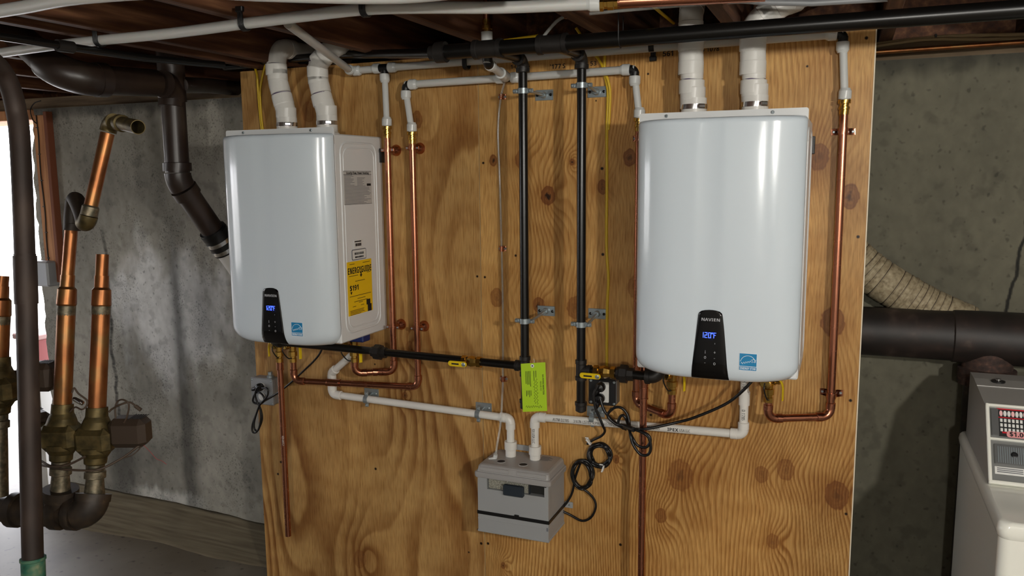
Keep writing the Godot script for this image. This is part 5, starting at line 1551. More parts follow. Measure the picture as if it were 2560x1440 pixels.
func old_pipes() -> void:
	var cu = mats.old_copper
	var br = mats.old_bronze
	# foreground steel pipe that bends off at the top
	var t = thing("steel_pipe", "dull brown steel pipe in front of the copper boiler risers, bent over at its top", "steel pipe", Vector3(0.5766, 0.7018, 1.422))
	var up = [Vector3(0.5478, 1.9055, 1.4186), Vector3(0.5343, 1.9003, 1.3813), Vector3(0.5031, 1.8843, 1.331), Vector3(0.4944, 1.8518, 1.3066), Vector3(0.4902, 1.8026, 1.2939), Vector3(0.4998, 1.7469, 1.2982), Vector3(0.5122, 1.6098, 1.3135), Vector3(0.5214, 1.4899, 1.3275)]
	put(t, "pipe", M.new().tube(curve(up, 6), 0.0205, 20), mats.rust_steel)
	put(t, "pipe", M.new().tube([Vector3(0.5212, 1.4941, 1.327), Vector3(0.5291, 1.3871, 1.3396), Vector3(0.5658, 0.8388, 1.4061)], 0.0212, 20), mats.rust_steel)
	sleeve(t, "sleeve", Vector3(0.5214, 1.4899, 1.3275), Vector3(0.5291, 1.3871, 1.3396), 0.0212, 0.0232, mats.rust_steel)
	sleeve(t, "green_coupling", Vector3(0.5656, 0.844, 1.4054), Vector3(0.5766, 0.7018, 1.422), 0.0212, 0.0238, mats.verdigris, 1.08)
	# risers with zone valves
	var riser = func(label, top, shoulder, mid, foot, nip, head, hd):
		var q = thing("boiler_riser", label, "copper pipe", nip, "old copper boiler risers")
		put(q, "thin_pipe", M.new().tube([top, shoulder], 0.0146, 18), cu)
		var d = (mid - shoulder).normalized()
		put(q, "reducer", M.new().lathe(shoulder - d * 0.004, mid, [[0, 0.0146], [0, 0.0162], [0.028, 0.0162], [0.034, 0.0215], [0.070, 0.0225], [0.074, 0.0205]], 20), cu)
		put(q, "solder_ring", M.new().lathe(mid - d * 0.002, foot, [[0, 0.0204], [0.001, 0.021], [0.02, 0.0209], [0.024, 0.0204]], 20), mats.old_solder)
		put(q, "pipe", M.new().tube([mid, foot], 0.0205, 20), cu)
		var e = (nip - foot).normalized()
		var L = foot.distance_to(nip)
		var yaw := Basis(Vector3.UP, 0.37)
		var vb := M.new().lathe(foot - e * 0.012, nip, [[0, 0.0205], [0, 0.0245], [0.022, 0.0255], [0.034, 0.031], [0.05, 0.036]], 20)
		vb.box(foot + e * 0.066, Vector3(0.088, 0.066, 0.066), 0.014, yaw)
		vb.lathe(foot + e * 0.085, nip, [[0, 0.036], [0.012, 0.034], [0.024, 0.0265], [0.038, 0.0255], [0.042, 0.0205]], 20)
		put(q, "valve_body", vb, br)
		put(q, "nipple", M.new().lathe(foot + e * 0.11, nip, [[0, 0.021], [0.03, 0.021], [0.032, 0.0245], [0.048, 0.0245], [0.05, 0.02], [L - 0.11, 0.0235]], 18), mats.old_solder)
		if head != V3Z:
			var b := Basis(hd, Vector3.UP, hd.cross(Vector3.UP).normalized())
			put(q, "actuator", M.new().box(head, Vector3(0.09, 0.072, 0.06), 0.014, b), mk("actuator_brown", c8(62, 50, 40), 0.5, 0.3))
			for j in 6:
				put(q, "cooling_slot", M.new().box(head + b * Vector3(0.008 + j * 0.006, 0.0362, 0.0), Vector3(0.0025, 0.001, 0.04), 0.0, b), mats.dark_inside)
			put(q, "actuator_neck", M.new().lathe(head - hd * 0.1, head, [[0, 0.014], [0.06, 0.016]], 14), br)
		return q
	riser.call("old copper boiler riser cut off below eye level, beside the bare concrete wall", Vector3(0.5069, 1.4736, 1.1175), Vector3(0.5076, 1.4183, 1.1255), Vector3(0.5096, 1.3515, 1.1346), Vector3(0.5109, 1.0978, 1.1718), Vector3(0.5141, 0.9013, 1.1997), Vector3(0.5877, 1.0512, 1.1471), Vector3(0.93, 0.0, -0.36))
	var q2 = riser.call("middle old copper boiler riser, topped by a zigzag of elbows and an open end", Vector3(0.4352, 1.5469, 1.1362), Vector3(0.4318, 1.421, 1.1564), Vector3(0.4322, 1.3504, 1.1667), Vector3(0.4339, 1.1062, 1.2023), Vector3(0.4375, 0.902, 1.2312), Vector3(0.2872, 1.0388, 1.1636), Vector3(-0.8, 0.0, -0.3))
	riser.call("old copper boiler riser cut by the picture's edge, behind the steel pipe", Vector3(0.2864, 1.4244, 1.2158), Vector3(0.2859, 1.3957, 1.2203), Vector3(0.287, 1.329, 1.2297), Vector3(0.2883, 1.2193, 1.2456), Vector3(0.2987, 0.8996, 1.2888), Vector3(0.314, 1.1683, 1.1661), Vector3(0.93, 0.0, -0.36))
	# the zigzag on the middle riser
	var z0 = Vector3(0.4353, 1.5449, 1.1365)
	var z1 = Vector3(0.4373, 1.5993, 1.1275)
	var z2 = Vector3(0.5638, 1.547, 1.2033)
	var z3 = Vector3(0.6038, 1.7842, 1.1515)
	var z4 = Vector3(0.7764, 1.7601, 1.2368)
	var top = z1 + Vector3(0.006, 0.006, 0.0)
	put(q2, "elbow", M.new().tube(curve([z0 - Vector3(0, 0.012, 0), z0.lerp(z1, 0.45), top, z1.lerp(z2, 0.5) + Vector3(0.006, 0.004, 0), z2.lerp(z1, 0.1)], 6), 0.0188, 18).lathe(z0 - Vector3(0, 0.014, 0), z1, [[0, 0.0148], [0, 0.0194], [0.016, 0.0194], [0.018, 0.0186]], 18), mats.old_iron)
	put(q2, "elbow", M.new().tube(arc(z1, z2, z3, 0.018), 0.0195, 18), br)
	put(q2, "thin_pipe", M.new().tube([z2.lerp(z3, 0.12), z3.lerp(z2, 0.12)], 0.0152, 18), cu)
	put(q2, "solder_ring", M.new().lathe(z2.lerp(z3, 0.10), z3, [[0, 0.0186], [0.02, 0.0186], [0.024, 0.0153]], 18), mats.old_solder)
	put(q2, "elbow", M.new().tube(arc(z2, z3, z4, 0.024), 0.0182, 18), br)
	put(q2, "open_end", M.new().lathe(z3.lerp(z4, 0.35), z4, [[0, 0.0182], [0, 0.019], [0.02, 0.019], [0.022, 0.0152], [z3.distance_to(z4) * 0.65, 0.0152], [z3.distance_to(z4) * 0.65, 0.0136], [0.03, 0.0134], [0.03, 0.0]], 20), br)
	# black iron manifold under the valves
	var man = thing("iron_manifold", "black cast iron manifold elbow under the old boiler risers", "pipe fitting", Vector3(0.5247, 0.8297, 1.2278))
	var ma = Vector3(0.2029, 0.8515, 1.2809)
	var mb = Vector3(0.5157, 0.8596, 1.2162)
	var mc = Vector3(0.5123, 0.9013, 1.2005)
	put(man, "elbow", M.new().tube(arc(ma, mb, mc, 0.032), 0.0375, 20).lathe(mc + (mb - mc).normalized() * 0.016, mc, [[0, 0.036], [0, 0.040], [0.018, 0.040], [0.018, 0.02]], 20), mats.old_iron)
	var md = (ma - mb).normalized()
	put(man, "collar", M.new().lathe(mb + md * 0.032, ma, [[0, 0.037], [0, 0.0415], [0.02, 0.0415], [0.022, 0.033], [0.042, 0.033], [0.044, 0.0425], [0.064, 0.0425], [0.066, 0.036], [0.16, 0.036], [0.162, 0.042], [0.182, 0.042], [0.184, 0.03], [0.30, 0.03]], 20), mats.old_iron)
	put(man, "tee_neck", M.new().lathe(Vector3(0.4303, 0.8608, 1.2294), Vector3(0.4384, 0.9221, 1.2279), [[0, 0.036], [0.03, 0.036], [0.03, 0.040], [0.055, 0.040], [0.055, 0.02]], 20), mats.old_iron)
	# wires hanging between the zone valves
	var w = thing("thermostat_wire", "loops of thin brown wire hanging from the old zone valves", "wire", Vector3(0.5225, 0.9796, 1.2174))
	var wm := mk("brown_wire", c8(66, 52, 40), 0.6)
	for s in [[[Vector3(0.4799, 1.1519, 1.2093), Vector3(0.4838, 1.1632, 1.206), Vector3(0.494, 1.1499, 1.2038), Vector3(0.5131, 1.1337, 1.1983), Vector3(0.5128, 1.1206, 1.2004), Vector3(0.5027, 1.1123, 1.2058), Vector3(0.4797, 1.1153, 1.2039), Vector3(0.4599, 1.1012, 1.2033)], 0.0022],
			[[Vector3(0.5626, 1.106, 1.1821), Vector3(0.5701, 1.1134, 1.1778), Vector3(0.5946, 1.1254, 1.1769), Vector3(0.6161, 1.1308, 1.1672), Vector3(0.6315, 1.1194, 1.1626)], 0.0024],
			[[Vector3(0.5781, 1.0908, 1.1779), Vector3(0.5761, 1.1171, 1.1748), Vector3(0.5825, 1.1321, 1.17), Vector3(0.6028, 1.1366, 1.1718), Vector3(0.6138, 1.1252, 1.169), Vector3(0.6018, 1.0915, 1.168), Vector3(0.579, 1.0604, 1.1711)], 0.0022],
			[[Vector3(0.3255, 0.9844, 1.2324), Vector3(0.3776, 0.9812, 1.2332), Vector3(0.4436, 0.9795, 1.25), Vector3(0.4785, 0.9829, 1.235), Vector3(0.5316, 1.0081, 1.2312)], 0.0028],
			[[Vector3(0.3264, 0.965, 1.2349), Vector3(0.3781, 0.9697, 1.2347), Vector3(0.4614, 0.9737, 1.2435), Vector3(0.5269, 0.9765, 1.2379), Vector3(0.5659, 0.9789, 1.2214), Vector3(0.5962, 0.9977, 1.1843), Vector3(0.6179, 1.0176, 1.1615), Vector3(0.6245, 1.0255, 1.1467)], 0.0028],
			[[Vector3(0.5971, 0.9967, 1.1841), Vector3(0.6179, 1.004, 1.1744), Vector3(0.6226, 1.0119, 1.1604), Vector3(0.6238, 1.0217, 1.1475)], 0.0014]]:
		put(w, "strand", M.new().tube(curve(s[0], 5), s[1], 8), wm)
	put(w, "wire_end", M.new().tube([Vector3(0.6279, 1.1223, 1.1636), Vector3(0.6405, 1.1128, 1.1598)], 0.0045, 10), wm)
	put(w, "wire_nut", M.new().lathe(Vector3(0.5005, 1.1441, 1.2238), Vector3(0.521, 1.1327, 1.2171), [[0, 0.004], [0.004, 0.0055], [0.02, 0.006], [0.026, 0.005], [0.026, 0.0]], 10), mats.stainless)
	put(w, "red_strand", M.new().tube(curve([Vector3(0.6256, 1.0217, 1.1468), Vector3(0.6326, 1.0031, 1.1358), Vector3(0.6408, 0.9814, 1.1247), Vector3(0.6449, 0.973, 1.1133), Vector3(0.6485, 0.9608, 1.1027)], 5), 0.0007, 6), mk("red_wire", c8(150, 60, 60), 0.6))
	# brown drain stack
	var dk = mats.dark_drain
	var tp = Vector3(-0.1714, 1.9987, 0.1727)
	var k1 = Vector3(-0.1409, 1.6462, 0.2125)
	k1.x = tp.x
	k1.z = tp.z
	var en = Vector3(-0.1203, 1.3057, -0.06)
	var d = thing("drain_stack", "brown drain stack dropping along the concrete wall to a black coupling", "drain pipe", k1)
	put(d, "pipe", M.new().tube([tp, k1 + Vector3(0, 0.03, 0)], 0.0435, 24), dk)
	put(d, "elbow", M.new().tube(arc(tp, k1, en, 0.09), 0.0475, 24).lathe(k1 + Vector3(0, 0.036, 0), k1 + Vector3(0, 1, 0), [[0, 0.0475], [0, 0.051], [0.03, 0.051], [0.032, 0.044]], 24), dk)
	put(d, "seam_ring", M.new().lathe(Vector3(-0.1705, 1.9166, 0.1845), tp, [[0, 0.0435], [0, 0.0462], [0.05, 0.0462], [0.05, 0.0435]], 24), dk)
	var dd = (en - k1).normalized()
	put(d, "pipe", M.new().tube([k1 + dd * 0.05, k1.lerp(en, 0.66)], 0.044, 24), dk)
	put(d, "elbow_rim", M.new().lathe(k1 + dd * 0.035, en, [[0, 0.0475], [0, 0.0505], [0.035, 0.0505], [0.037, 0.044]], 24), dk)
	var cp = k1.lerp(en, 0.56)
	put(d, "rubber_coupling", M.new().lathe(cp, en, [[0, 0.044], [0, 0.053], [0.105, 0.053], [0.105, 0.044]], 26), mats.black_plastic)
	for q in [0.016, 0.05, 0.088]:
		put(d, "steel_band", M.new().lathe(cp + dd * (q - 0.006), en, [[0, 0.052], [0, 0.0545], [0.016, 0.0545], [0.016, 0.052]], 26), mats.stainless if q > 0.03 else mats.black_plastic)
	put(d, "white_tailpiece", M.new().tube([k1.lerp(en, 0.6), en, en + dd * 0.12], 0.0445, 24), mats.pvc)
	var h0 = Vector3(-0.1153, 1.9866, 0.3916)
	var h1 = Vector3(-0.1462, 1.9696, 0.647)
	var h2 = Vector3(-0.3607, 2.1043, 0.6062)
	put(d, "tee", M.new().tube(arc(h0, tp + Vector3(0, 0.0, 0), k1, 0.06), 0.049, 24).lathe(tp - Vector3(0, 0.06, 0), tp + Vector3(0, 1, 0), [[0, 0.048], [0.24, 0.048], [0.24, 0.0]], 24), dk)
	var eb = arc(h0, h1, h2, 0.10)
	var hd = (h0 - h1).normalized()
	put(d, "pipe", M.new().tube([tp.lerp(h0, 0.5), eb[0]], 0.0475, 24), dk)
	put(d, "elbow", M.new().tube(eb, 0.053, 24), dk)
	put(d, "elbow_rim", M.new().lathe(eb[0] - hd * 0.004, h0, [[0, 0.053], [0, 0.056], [0.036, 0.056], [0.038, 0.048]], 24), dk)
	put(d, "pipe", M.new().tube([eb[-1], h2 + (h2 - h1) * 0.5], 0.0475, 24), dk)
	put(d, "vent_branch", M.new().tube([tp + Vector3(0.02, -0.0, -0.02), Vector3(-0.2686, 2.029, -0.1193), Vector3(-0.3931, 2.0566, -0.5634)], 0.030, 20), dk)
	# thin black line that runs back under the joists
	var bl = thing("black_line", "thin black pipe running back under the joists above the brown drain", "pipe", Vector3(0.1271, 2.02, 0.8503))
	put(bl, "pipe", M.new().tube([Vector3(0.1866, 2.008, 1.153), Vector3(0.1968, 2.008, 0.9908), Vector3(0.1988, 2.008, 0.9098), Vector3(0.217, 2.008, 0.6696), Vector3(0.3169, 2.008, 0.446)], 0.0105, 14), mats.black_iron)
	sleeve(bl, "coupling", Vector3(0.1957, 2.008, 0.9411), Vector3(0.1985, 2.008, 0.8948), 0.0105, 0.016, mats.cast_iron)
	var b2 = thing("black_line", "black cable stretched along the top of the board behind the vents by the concrete wall", "pipe", Vector3(0.1638, 2.0781, -0.03))
	put(b2, "pipe", M.new().tube([Vector3(-0.1025, 2.0819, -0.03), Vector3(0.1642, 2.0839, -0.03), Vector3(0.5167, 2.0851, -0.03), Vector3(0.8551, 2.0825, -0.03)], 0.012, 14), mats.black_iron)


func right_side() -> void:
	var t = thing("drain_main", "fat dark drain main along the wall, passing behind the board", "drain pipe", Vector3(2.6, 1.163, -0.2))
	put(t, "pipe", M.new().tube([Vector3(1.2, 1.161, -0.19), Vector3(4.1, 1.161, -0.19)], 0.0755, 28), mats.big_pipe)
	var bx = 2.569
	put(t, "tee", M.new().lathe(Vector3(bx - 0.10, 1.161, -0.19), Vector3(9, 1.161, -0.19), [[0, 0.0755], [0.004, 0.079], [0.196, 0.079], [0.2, 0.0755]], 28), mats.big_pipe)
	put(t, "hub", M.new().lathe(Vector3(bx, 1.161, -0.19), Vector3(bx, 0, -0.19), [[0, 0.068], [0.09, 0.068], [0.094, 0.078], [0.14, 0.078], [0.14, 0.06]], 26), mats.rust_patch)
	put(t, "branch", M.new().tube([Vector3(bx, 1.05, -0.19), Vector3(bx, 0.0, -0.19)], 0.06, 24), mats.big_pipe)
	# flexible duct that comes out behind the board
	var du = thing("flexible_duct", "wrinkled pale flexible duct slanting from behind the board to the fat dark pipe", "duct", Vector3(2.3717, 1.2644, -0.24))
	var path = curve([Vector3(2.071, 1.4894, -0.252), Vector3(2.1703, 1.3989, -0.252), Vector3(2.2435, 1.3347, -0.252), Vector3(2.3382, 1.2737, -0.252), Vector3(2.419, 1.2285, -0.252), Vector3(2.5201, 1.183, -0.252)], 44)
	var rad := []
	var rz := fnoise(91, 2)
	for k in path.size():
		rad.append((0.0635 if k % 9 else 0.0605) + 0.0026 * rz.get_noise_1d(k * 0.21))
	put(du, "hose", M.new().tube(path, rad, 30), mats.duct_wrap)
	for k in range(9, path.size() - 4, 9):
		var dd = (path[k + 1] - path[k]).normalized()
		put(du, "crease", M.new().lathe(path[k] - dd * 0.0008, path[k] + dd, [[0, 0.059], [0, 0.0618], [0.0016, 0.0618], [0.0016, 0.059]], 26), mats.rust_steel)
	# high copper line and cables over the wall
	var c = thing("copper_line", "thin old copper line high along the wall beyond the board", "copper pipe", Vector3(2.417, 2.0187, -0.24))
	put(c, "pipe", M.new().tube([Vector3(2.1205, 2.0146, -0.24), Vector3(2.4171, 2.0176, -0.24), Vector3(2.6883, 2.0203, -0.24)], 0.0075, 14), mats.old_copper)
	var cb := mk("grey_cable", c8(150, 128, 92), 0.6)
	var e = thing("grey_cable", "tan cable stapled above the thin copper line", "cable", Vector3(2.387, 2.0544, -0.28))
	put(e, "cable", M.new().tube(curve([Vector3(2.1768, 2.0416, -0.28), Vector3(2.2558, 2.0483, -0.28), Vector3(2.387, 2.0544, -0.28), Vector3(2.5031, 2.0518, -0.28), Vector3(2.6947, 2.0424, -0.28)], 6), 0.0052, 10), cb)
	put(e, "staple", M.new().box(Vector3(2.3858, 2.0556, -0.28), Vector3(0.006, 0.016, 0.016), 0.001), mats.black_iron)
	e = thing("grey_cable", "second tan cable sagging between the stapled cable and the copper line", "cable", Vector3(2.3429, 2.0417, -0.26))
	put(e, "cable", M.new().tube(curve([Vector3(2.177, 2.0316, -0.26), Vector3(2.2883, 2.0431, -0.26), Vector3(2.3749, 2.0465, -0.26), Vector3(2.5014, 2.0375, -0.26), Vector3(2.6917, 2.0285, -0.26)], 6), 0.0048, 10), cb)
	for s in [[2265, 62, 0.1], [2400, 55, 0.16], [2500, 70, 0.1]]:
		pass
	# coin-operated washer
	var x0 = 2.497
	var x1 = 3.16
	var w = thing("coin_washer", "white coin-operated washing machine with a grey coin meter on top", "washing machine", Vector3(2.83, 0.0, 0.26))
	var R := []
	var zb = -0.09
	var zf = 0.60
	for q in [[0.04, 0.0], [0.862, 0.0], [0.868, -0.003], [0.880, -0.005], [0.892, -0.003], [0.899, 0.002], [0.90, 0.010]]:
		var ring := PackedVector3Array()
		for p in rounded(x0 + q[1], zb + q[1], x1 - q[1], zf - q[1], 0.022, 5):
			ring.append(Vector3(p.x, q[0], p.y))
		R.append(ring)
		if q[0] == 0.862:
			R.append(ring)
	put(w, "cabinet", M.new().rings(R), mats.enamel)
	for q in [[x0 + 0.05, zf - 0.06], [x1 - 0.05, zf - 0.06], [x0 + 0.05, zb + 0.06], [x1 - 0.05, zb + 0.06]]:
		put(w, "foot", M.new().lathe(Vector3(q[0], 0.0, q[1]), Vector3(q[0], 1, q[1]), [[0, 0.022], [0.01, 0.022], [0.012, 0.012], [0.045, 0.012]], 12), mats.black_plastic)
	put(w, "front_door", M.new().lathe(Vector3(2.83, 0.5, zf - 0.004), Vector3(2.83, 0.5, 2), [[0, 0.19], [0.012, 0.185], [0.02, 0.15], [0.008, 0.12], [0.004, 0.0]], 36), mats.grey_plastic)
	# the meter case: a box with a leaning face
	var mx0 = 2.506
	var mx1 = 2.94
	var side := PackedVector2Array([Vector2(-0.04, 0.901), Vector2(-0.04, 1.086), Vector2(0.03, 1.086), Vector2(0.236, 1.066), Vector2(0.362, 0.901)])
	var TB := Transform3D(Basis(Vector3(0, 0, 1), Vector3(0, 1, 0), Vector3(-1, 0, 0)), Vector3(mx1, 0, 0))
	var ms = put(w, "coin_meter", M.new().prism(side, mx1 - mx0, TB), mats.meter_grey)
	put(ms, "case_lock", M.new().lathe(Vector3(2.562, 1.083, 0.05), Vector3(2.562, 2, 0.05), [[0, 0.017], [0.004, 0.017], [0.005, 0.012], [0.003, 0.0]], 18), mats.black_plastic, true)
	put(ms, "lock_barrel", M.new().lathe(Vector3(2.562, 1.084, 0.05), Vector3(2.562, 2, 0.05), [[0, 0.007], [0.008, 0.007], [0.008, 0.0]], 14), mats.stainless, true)
	put(ms, "case_joint", M.new().box(Vector3((mx0 + mx1) / 2, 1.0805, 0.095), Vector3(mx1 - mx0 + 0.001, 0.0012, 0.0025), 0.0, Basis(Vector3.RIGHT, 0.1)), mats.paper_white, true)
	var fo = Vector3(mx0, 0.901, 0.362)
	var fv = (Vector3(mx0, 1.066, 0.236) - fo)
	var fh = fv.length()
	fv = fv.normalized()
	var fn = Vector3.RIGHT.cross(fv).normalized()
	var FB := Basis(Vector3.RIGHT, fv, fn)
	var T := func(u, v, n): return fo + Vector3.RIGHT * u + fv * v + fn * n
	var fw = mx1 - mx0
	# white frame round the face
	var face = put(w, "meter_face", M.new().box(T.call(fw / 2, fh / 2, 0.001), Vector3(fw, fh, 0.003), 0.001, FB), mk("face_grey", c8(132, 134, 132), 0.35, 0.3))
	put(face, "frame", M.new().box(T.call(0.004, fh / 2, 0.006), Vector3(0.008, fh, 0.012), 0.002, FB).box(T.call(fw / 2, fh - 0.004, 0.006), Vector3(fw, 0.007, 0.012), 0.002, FB).box(T.call(fw / 2, 0.115, 0.005), Vector3(fw, 0.005, 0.008), 0.001, FB).box(T.call(fw / 2, 0.004, 0.005), Vector3(fw, 0.009, 0.012), 0.002, FB), mats.enamel, true)
	put(face, "dial_window", M.new().box(T.call(0.155, 0.160, 0.0035), Vector3(0.285, 0.072, 0.002), 0.001, FB), mats.dark_inside, true)
	put(face, "dial_rim", M.new().box(T.call(0.02, 0.160, 0.005), Vector3(0.016, 0.072, 0.004), 0.001, FB), mats.steel_box, true)
	for k in 30:
		var u = 0.034 + k * 0.0086
		var oval := PackedVector2Array()
		for j in 12:
			oval.append(Vector2(cos(TAU * j / 12.0) * 0.0036, sin(TAU * j / 12.0) * 0.0078))
		put(face, "price_mark", M.new().prism(oval, 0.0015, Transform3D(FB, T.call(u, 0.184, 0.0045))), mats.paper_white if k % 3 else mk("pink_mark", c8(236, 186, 186), 0.5), true)
		for r in 3:
			put(face, "coin_mark", M.new().box(T.call(u, 0.166 - r * 0.0125, 0.005), Vector3(0.0056, 0.0088, 0.0012), 0.0005, FB), mats.paper_white, true)
	put(face, "red_line", M.new().box(T.call(0.155, 0.196, 0.0048), Vector3(0.26, 0.003, 0.001), 0.0, FB).box(T.call(0.155, 0.1735, 0.0048), Vector3(0.26, 0.0022, 0.001), 0.0, FB).box(T.call(0.16, 0.134, 0.0048), Vector3(0.25, 0.004, 0.001), 0.0, FB), mats.red_plastic, true)
	put(face, "price_plate", M.new().prism(rounded(0.044, 0.122, 0.094, 0.138, 0.006), 0.002, Transform3D(FB, T.call(0, 0, 0.005))), mk("price_pink", c8(222, 150, 150), 0.5), true)
	words(face, "price", "$1.00", 0.0115, T.call(0.069, 0.130, 0.0076), FB, mats.ink, true, true)
	var plate = put(face, "ribbed_plate", M.new().box(T.call(0.165, 0.077, 0.004), Vector3(0.30, 0.052, 0.004), 0.002, FB), mats.steel_box, true)
	for k in 60:
		put(face, "rib", M.new().box(T.call(0.024 + k * 0.0048, 0.076, 0.0064), Vector3(0.0024, 0.042, 0.0012), 0.0005, FB), mats.zinc, true)
	put(face, "keyhole", M.new().lathe(T.call(0.058, 0.077, 0.006), T.call(0.058, 0.077, 1), [[0, 0.0072], [0.003, 0.0072], [0.004, 0.005], [0.004, 0.0]], 16), mats.black_plastic, true)
	var tape = put(face, "instruction_strip", M.new().box(T.call(0.17, 0.036, 0.003), Vector3(0.31, 0.019, 0.002), 0.0005, FB), mats.paper_white, true)
	var ls := []
	for k in 3:
		ls.append([0.02, 0.041 - k * 0.0045, 0.075])
	print_lines(face, ls, 0.0022, FB, fo + fn * 0.0045, mats.grey_ink)


func small_things() -> void:
	# green inspection tag
	var a = Vector3(1.2369, 0.9092, 0.222)
	var b = Vector3(1.3192, 0.9216, 0.222)
	var c = Vector3(1.3132, 1.0763, 0.222)
	var d = Vector3(1.2314, 1.0659, 0.222)
	var t = thing("paper_tag", "bright green paper tag with eyelet and handwriting, hung on a gas drop pipe", "tag", a.lerp(b, 0.5))
	var cx = (a + b + c + d) / 4
	var wx = ((b - a) + (c - d)) / 2
	var hy = ((d - a) + (c - b)) / 2
	var B := Basis(wx.normalized(), hy.normalized(), Vector3(0, 0, 1))
	var w = wx.length()
	var h = hy.length()
	var pp = put(t, "paper", M.new().box(cx, Vector3(w, h, 0.0008), 0.0, B), mats.tag_green)
	var ey = cx + B * Vector3(-0.002, h / 2 - 0.009, 0)
	put(t, "eyelet", M.new().lathe(ey, ey + Vector3(0, 0, 1), [[0.0, 0.0058], [0.0012, 0.0058], [0.0012, 0.0]], 20), mats.paper_white)
	put(t, "eyelet_hole", M.new().lathe(ey + Vector3(0, 0, 0.001), ey + Vector3(0, 0, 1), [[0.0, 0.0022], [0.0008, 0.0022], [0.0008, 0.0]], 14), mats.ink)
	put(t, "string", M.new().tube(curve([ey + Vector3(0, 0, -0.001), ey + Vector3(0.004, 0.012, -0.006), ey + Vector3(0.0, 0.02, -0.012)], 5), 0.0007, 6), mats.paper_white)
	var D := B * Basis(Vector3(0, 0, 1), -PI / 2)
	var at := func(u, v): return cx + B * Vector3(u * w, v * h, 0.0006)
	words(pp, "print", "GAS PIPING INSPECTION", 0.0052, at.call(0.385, 0.05), D, mats.ink, true, true, 0.78, 0.0004)
	words(pp, "print", "PRESSURE TEST", 0.0042, at.call(0.28, 0.02), D, mats.ink, false, true, 0.8, 0.0004)
	var rows := []
	for q in [[0.10, 0.34, 0.20], [0.02, 0.34, 0.13], [-0.13, 0.34, 0.02], [-0.19, 0.34, 0.06], [-0.25, 0.34, 0.06], [-0.31, 0.34, 0.08], [-0.13, -0.06, -0.17], [-0.19, -0.06, -0.20], [-0.25, -0.06, -0.15], [-0.31, -0.06, -0.18]]:
		rows.append(q)
	for q in rows:
		var p0 = at.call(q[0], q[1])
		var p1 = at.call(q[0], q[2])
		put(pp, "print_line", M.new().box((p0 + p1) / 2, Vector3(0.0016, p0.distance_to(p1), 0.0004), 0.0, B), mats.ink, true)
	var rnd := RandomNumberGenerator.new()
	rnd.seed = 9
	for q in [[0.12, 0.18, -0.36, 0.05], [0.03, 0.12, -0.34, 0.05], [-0.36, -0.40, -0.40, 0.0]]:
		var pts := []
		if q[3] > 0:
			for k in 26:
				var f = k / 25.0
				pts.append(at.call(q[0] + sin(k * 1.9) * q[3] * rnd.randf_range(0.4, 1.0), lerpf(q[1], q[2], f)))
		else:
			for k in 22:
				var f = k / 21.0
				pts.append(at.call(lerpf(-0.36, 0.3, f), -0.40 + sin(k * 2.1) * 0.035 * rnd.randf_range(0.3, 1.0)))
		put(pp, "handwriting", M.new().tube(curve(pts, 3), 0.00045, 5), mats.ink, true)
	# grooved wooden strip and its grey junction box on the broken wall end
	var s0 = Vector3(-1.4821, 1.9668, -0.3)
	var st = thing("wood_strip", "upright wooden strip with stapled wire on the broken end of the concrete wall", "trim board", Vector3(s0.x, 0.86, -0.3))
	var yb = 1.151
	put(st, "board", M.new().box(Vector3(s0.x, (s0.y + yb) / 2, -0.305), Vector3(0.085, s0.y - yb, 0.028), 0.002), mats.strip_wood)
	put(st, "side_board", M.new().box(Vector3(s0.x + 0.052, (s0.y + yb) / 2 + 0.01, -0.30), Vector3(0.022, s0.y - yb + 0.01, 0.036), 0.002), mk("brown_wood", c8(120, 66, 40), 0.7))
	var wp := []
	for k in 9:
		wp.append(Vector3(s0.x + 0.004 * sin(k * 1.7) - 0.012, lerpf(s0.y, yb + 0.03, k / 8.0), -0.288))
	put(st, "wire", M.new().tube(curve(wp, 4), 0.0026, 8), mats.ink)
	for k in 6:
		put(st, "staple", M.new().box(Vector3(s0.x - 0.012, lerpf(s0.y - 0.06, yb + 0.12, k / 5.0), -0.287), Vector3(0.016, 0.004, 0.005), 0.0008), mats.black_iron)
	put(st, "top_wire", M.new().tube(curve([Vector3(s0.x - 0.012, s0.y - 0.04, -0.287), Vector3(-1.5216, 1.9447, -0.29), Vector3(-1.5321, 1.9928, -0.29), Vector3(-1.5134, 2.0252, -0.3), Vector3(-1.4681, 2.0347, -0.3)], 5), 0.0024, 8), mats.ink)
	var jb = Vector3(-1.5025, 1.1958, -0.28)
	var j = thing("junction_box", "small grey metal junction box at the foot of the wooden strip", "junction box", jb + Vector3(0, -0.06, 0))
	put(j, "box", M.new().box(jb, Vector3(0.10, 0.125, 0.075), 0.008), mats.grey_box)
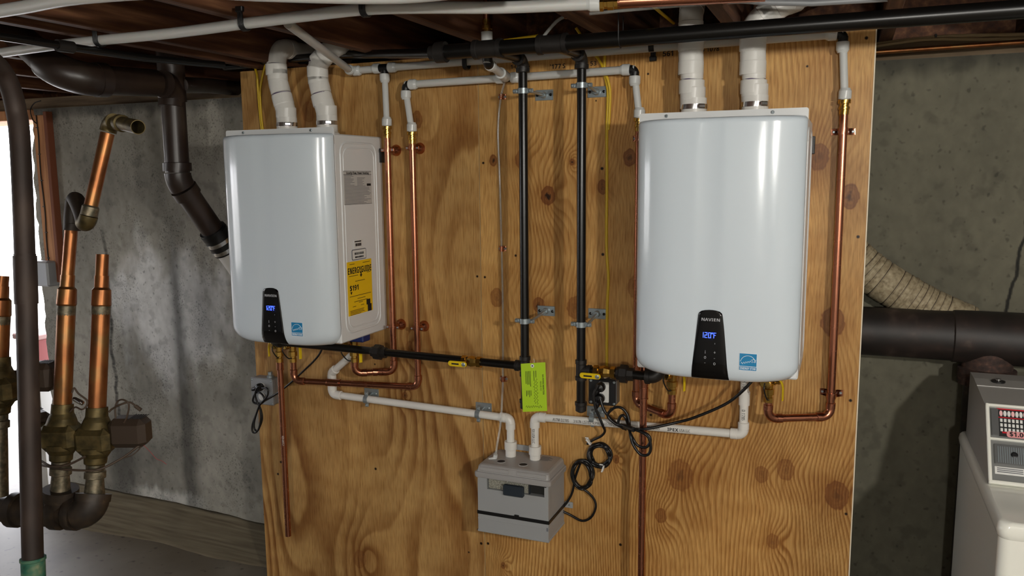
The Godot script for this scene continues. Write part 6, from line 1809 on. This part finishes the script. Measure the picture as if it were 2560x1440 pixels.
	for q in [[-0.034, 0.03], [-0.034, 0.0], [-0.034, -0.03]]:
		screw(j, jb + Vector3(q[0], q[1], 0.038), Vector3(0, 0, 1), 0.004)
	# clear tube among the joists over the first tee
	var v = thing("clear_tube", "clear plastic tube rising from the gas main to a copper strap among the joists", "tube", Vector3(1.4071, 2.0762, 0.35))
	put(v, "tube", M.new().tube(curve([Vector3(1.3614, 2.0332, 0.36), Vector3(1.3826, 2.0552, 0.36), Vector3(1.4059, 2.0746, 0.36), Vector3(1.4336, 2.0819, 0.36), Vector3(1.5129, 2.0839, 0.36), Vector3(1.6758, 2.0847, 0.36), Vector3(1.8298, 2.0825, 0.36), Vector3(1.9375, 2.0789, 0.36)], 6), 0.0045, 10), mats.clear_tube)
	put(v, "copper_strap", M.new().box(Vector3(1.4336, 2.0809, 0.36), Vector3(0.022, 0.010, 0.012), 0.002), mats.copper)
	put(v, "copper_strap", M.new().box(Vector3(1.8338, 2.0821, 0.36), Vector3(0.022, 0.010, 0.012), 0.002), mats.copper)
	var gp = thing("grey_conduit", "grey conduit crossing the joists above the tilted bright vent elbow", "conduit", Vector3(2.0288, 2.0764, 0.3))
	put(gp, "conduit", M.new().tube([Vector3(1.846, 2.1022, 0.3), Vector3(1.9513, 2.0851, 0.3), Vector3(2.0573, 2.074, 0.3), Vector3(2.2308, 2.0702, 0.3)], 0.008, 12), mats.grey_box)
	# beyond the hatchway
	var cr = Vector3(-1.8447, 0.7555, -0.481)
	var r = thing("red_crate", "dark red crate glimpsed through the bright hatchway behind the steel pipe", "crate", Vector3(cr.x, -0.02, cr.z))
	put(r, "crate", M.new().box(Vector3(cr.x, cr.y, cr.z), Vector3(0.16, 0.13, 0.2), 0.008), mk("crate_red", c8(150, 74, 74), 0.6))
	put(r, "crate_rim", M.new().box(Vector3(cr.x, cr.y + 0.075, cr.z), Vector3(0.175, 0.03, 0.22), 0.006), mk("crate_rim_red", c8(190, 150, 146), 0.6))
	put(r, "stand", M.new().box(Vector3(cr.x, (cr.y - 0.065 - 0.02) / 2, cr.z), Vector3(0.14, cr.y - 0.065 + 0.02, 0.2), 0.006), mats.block_white)
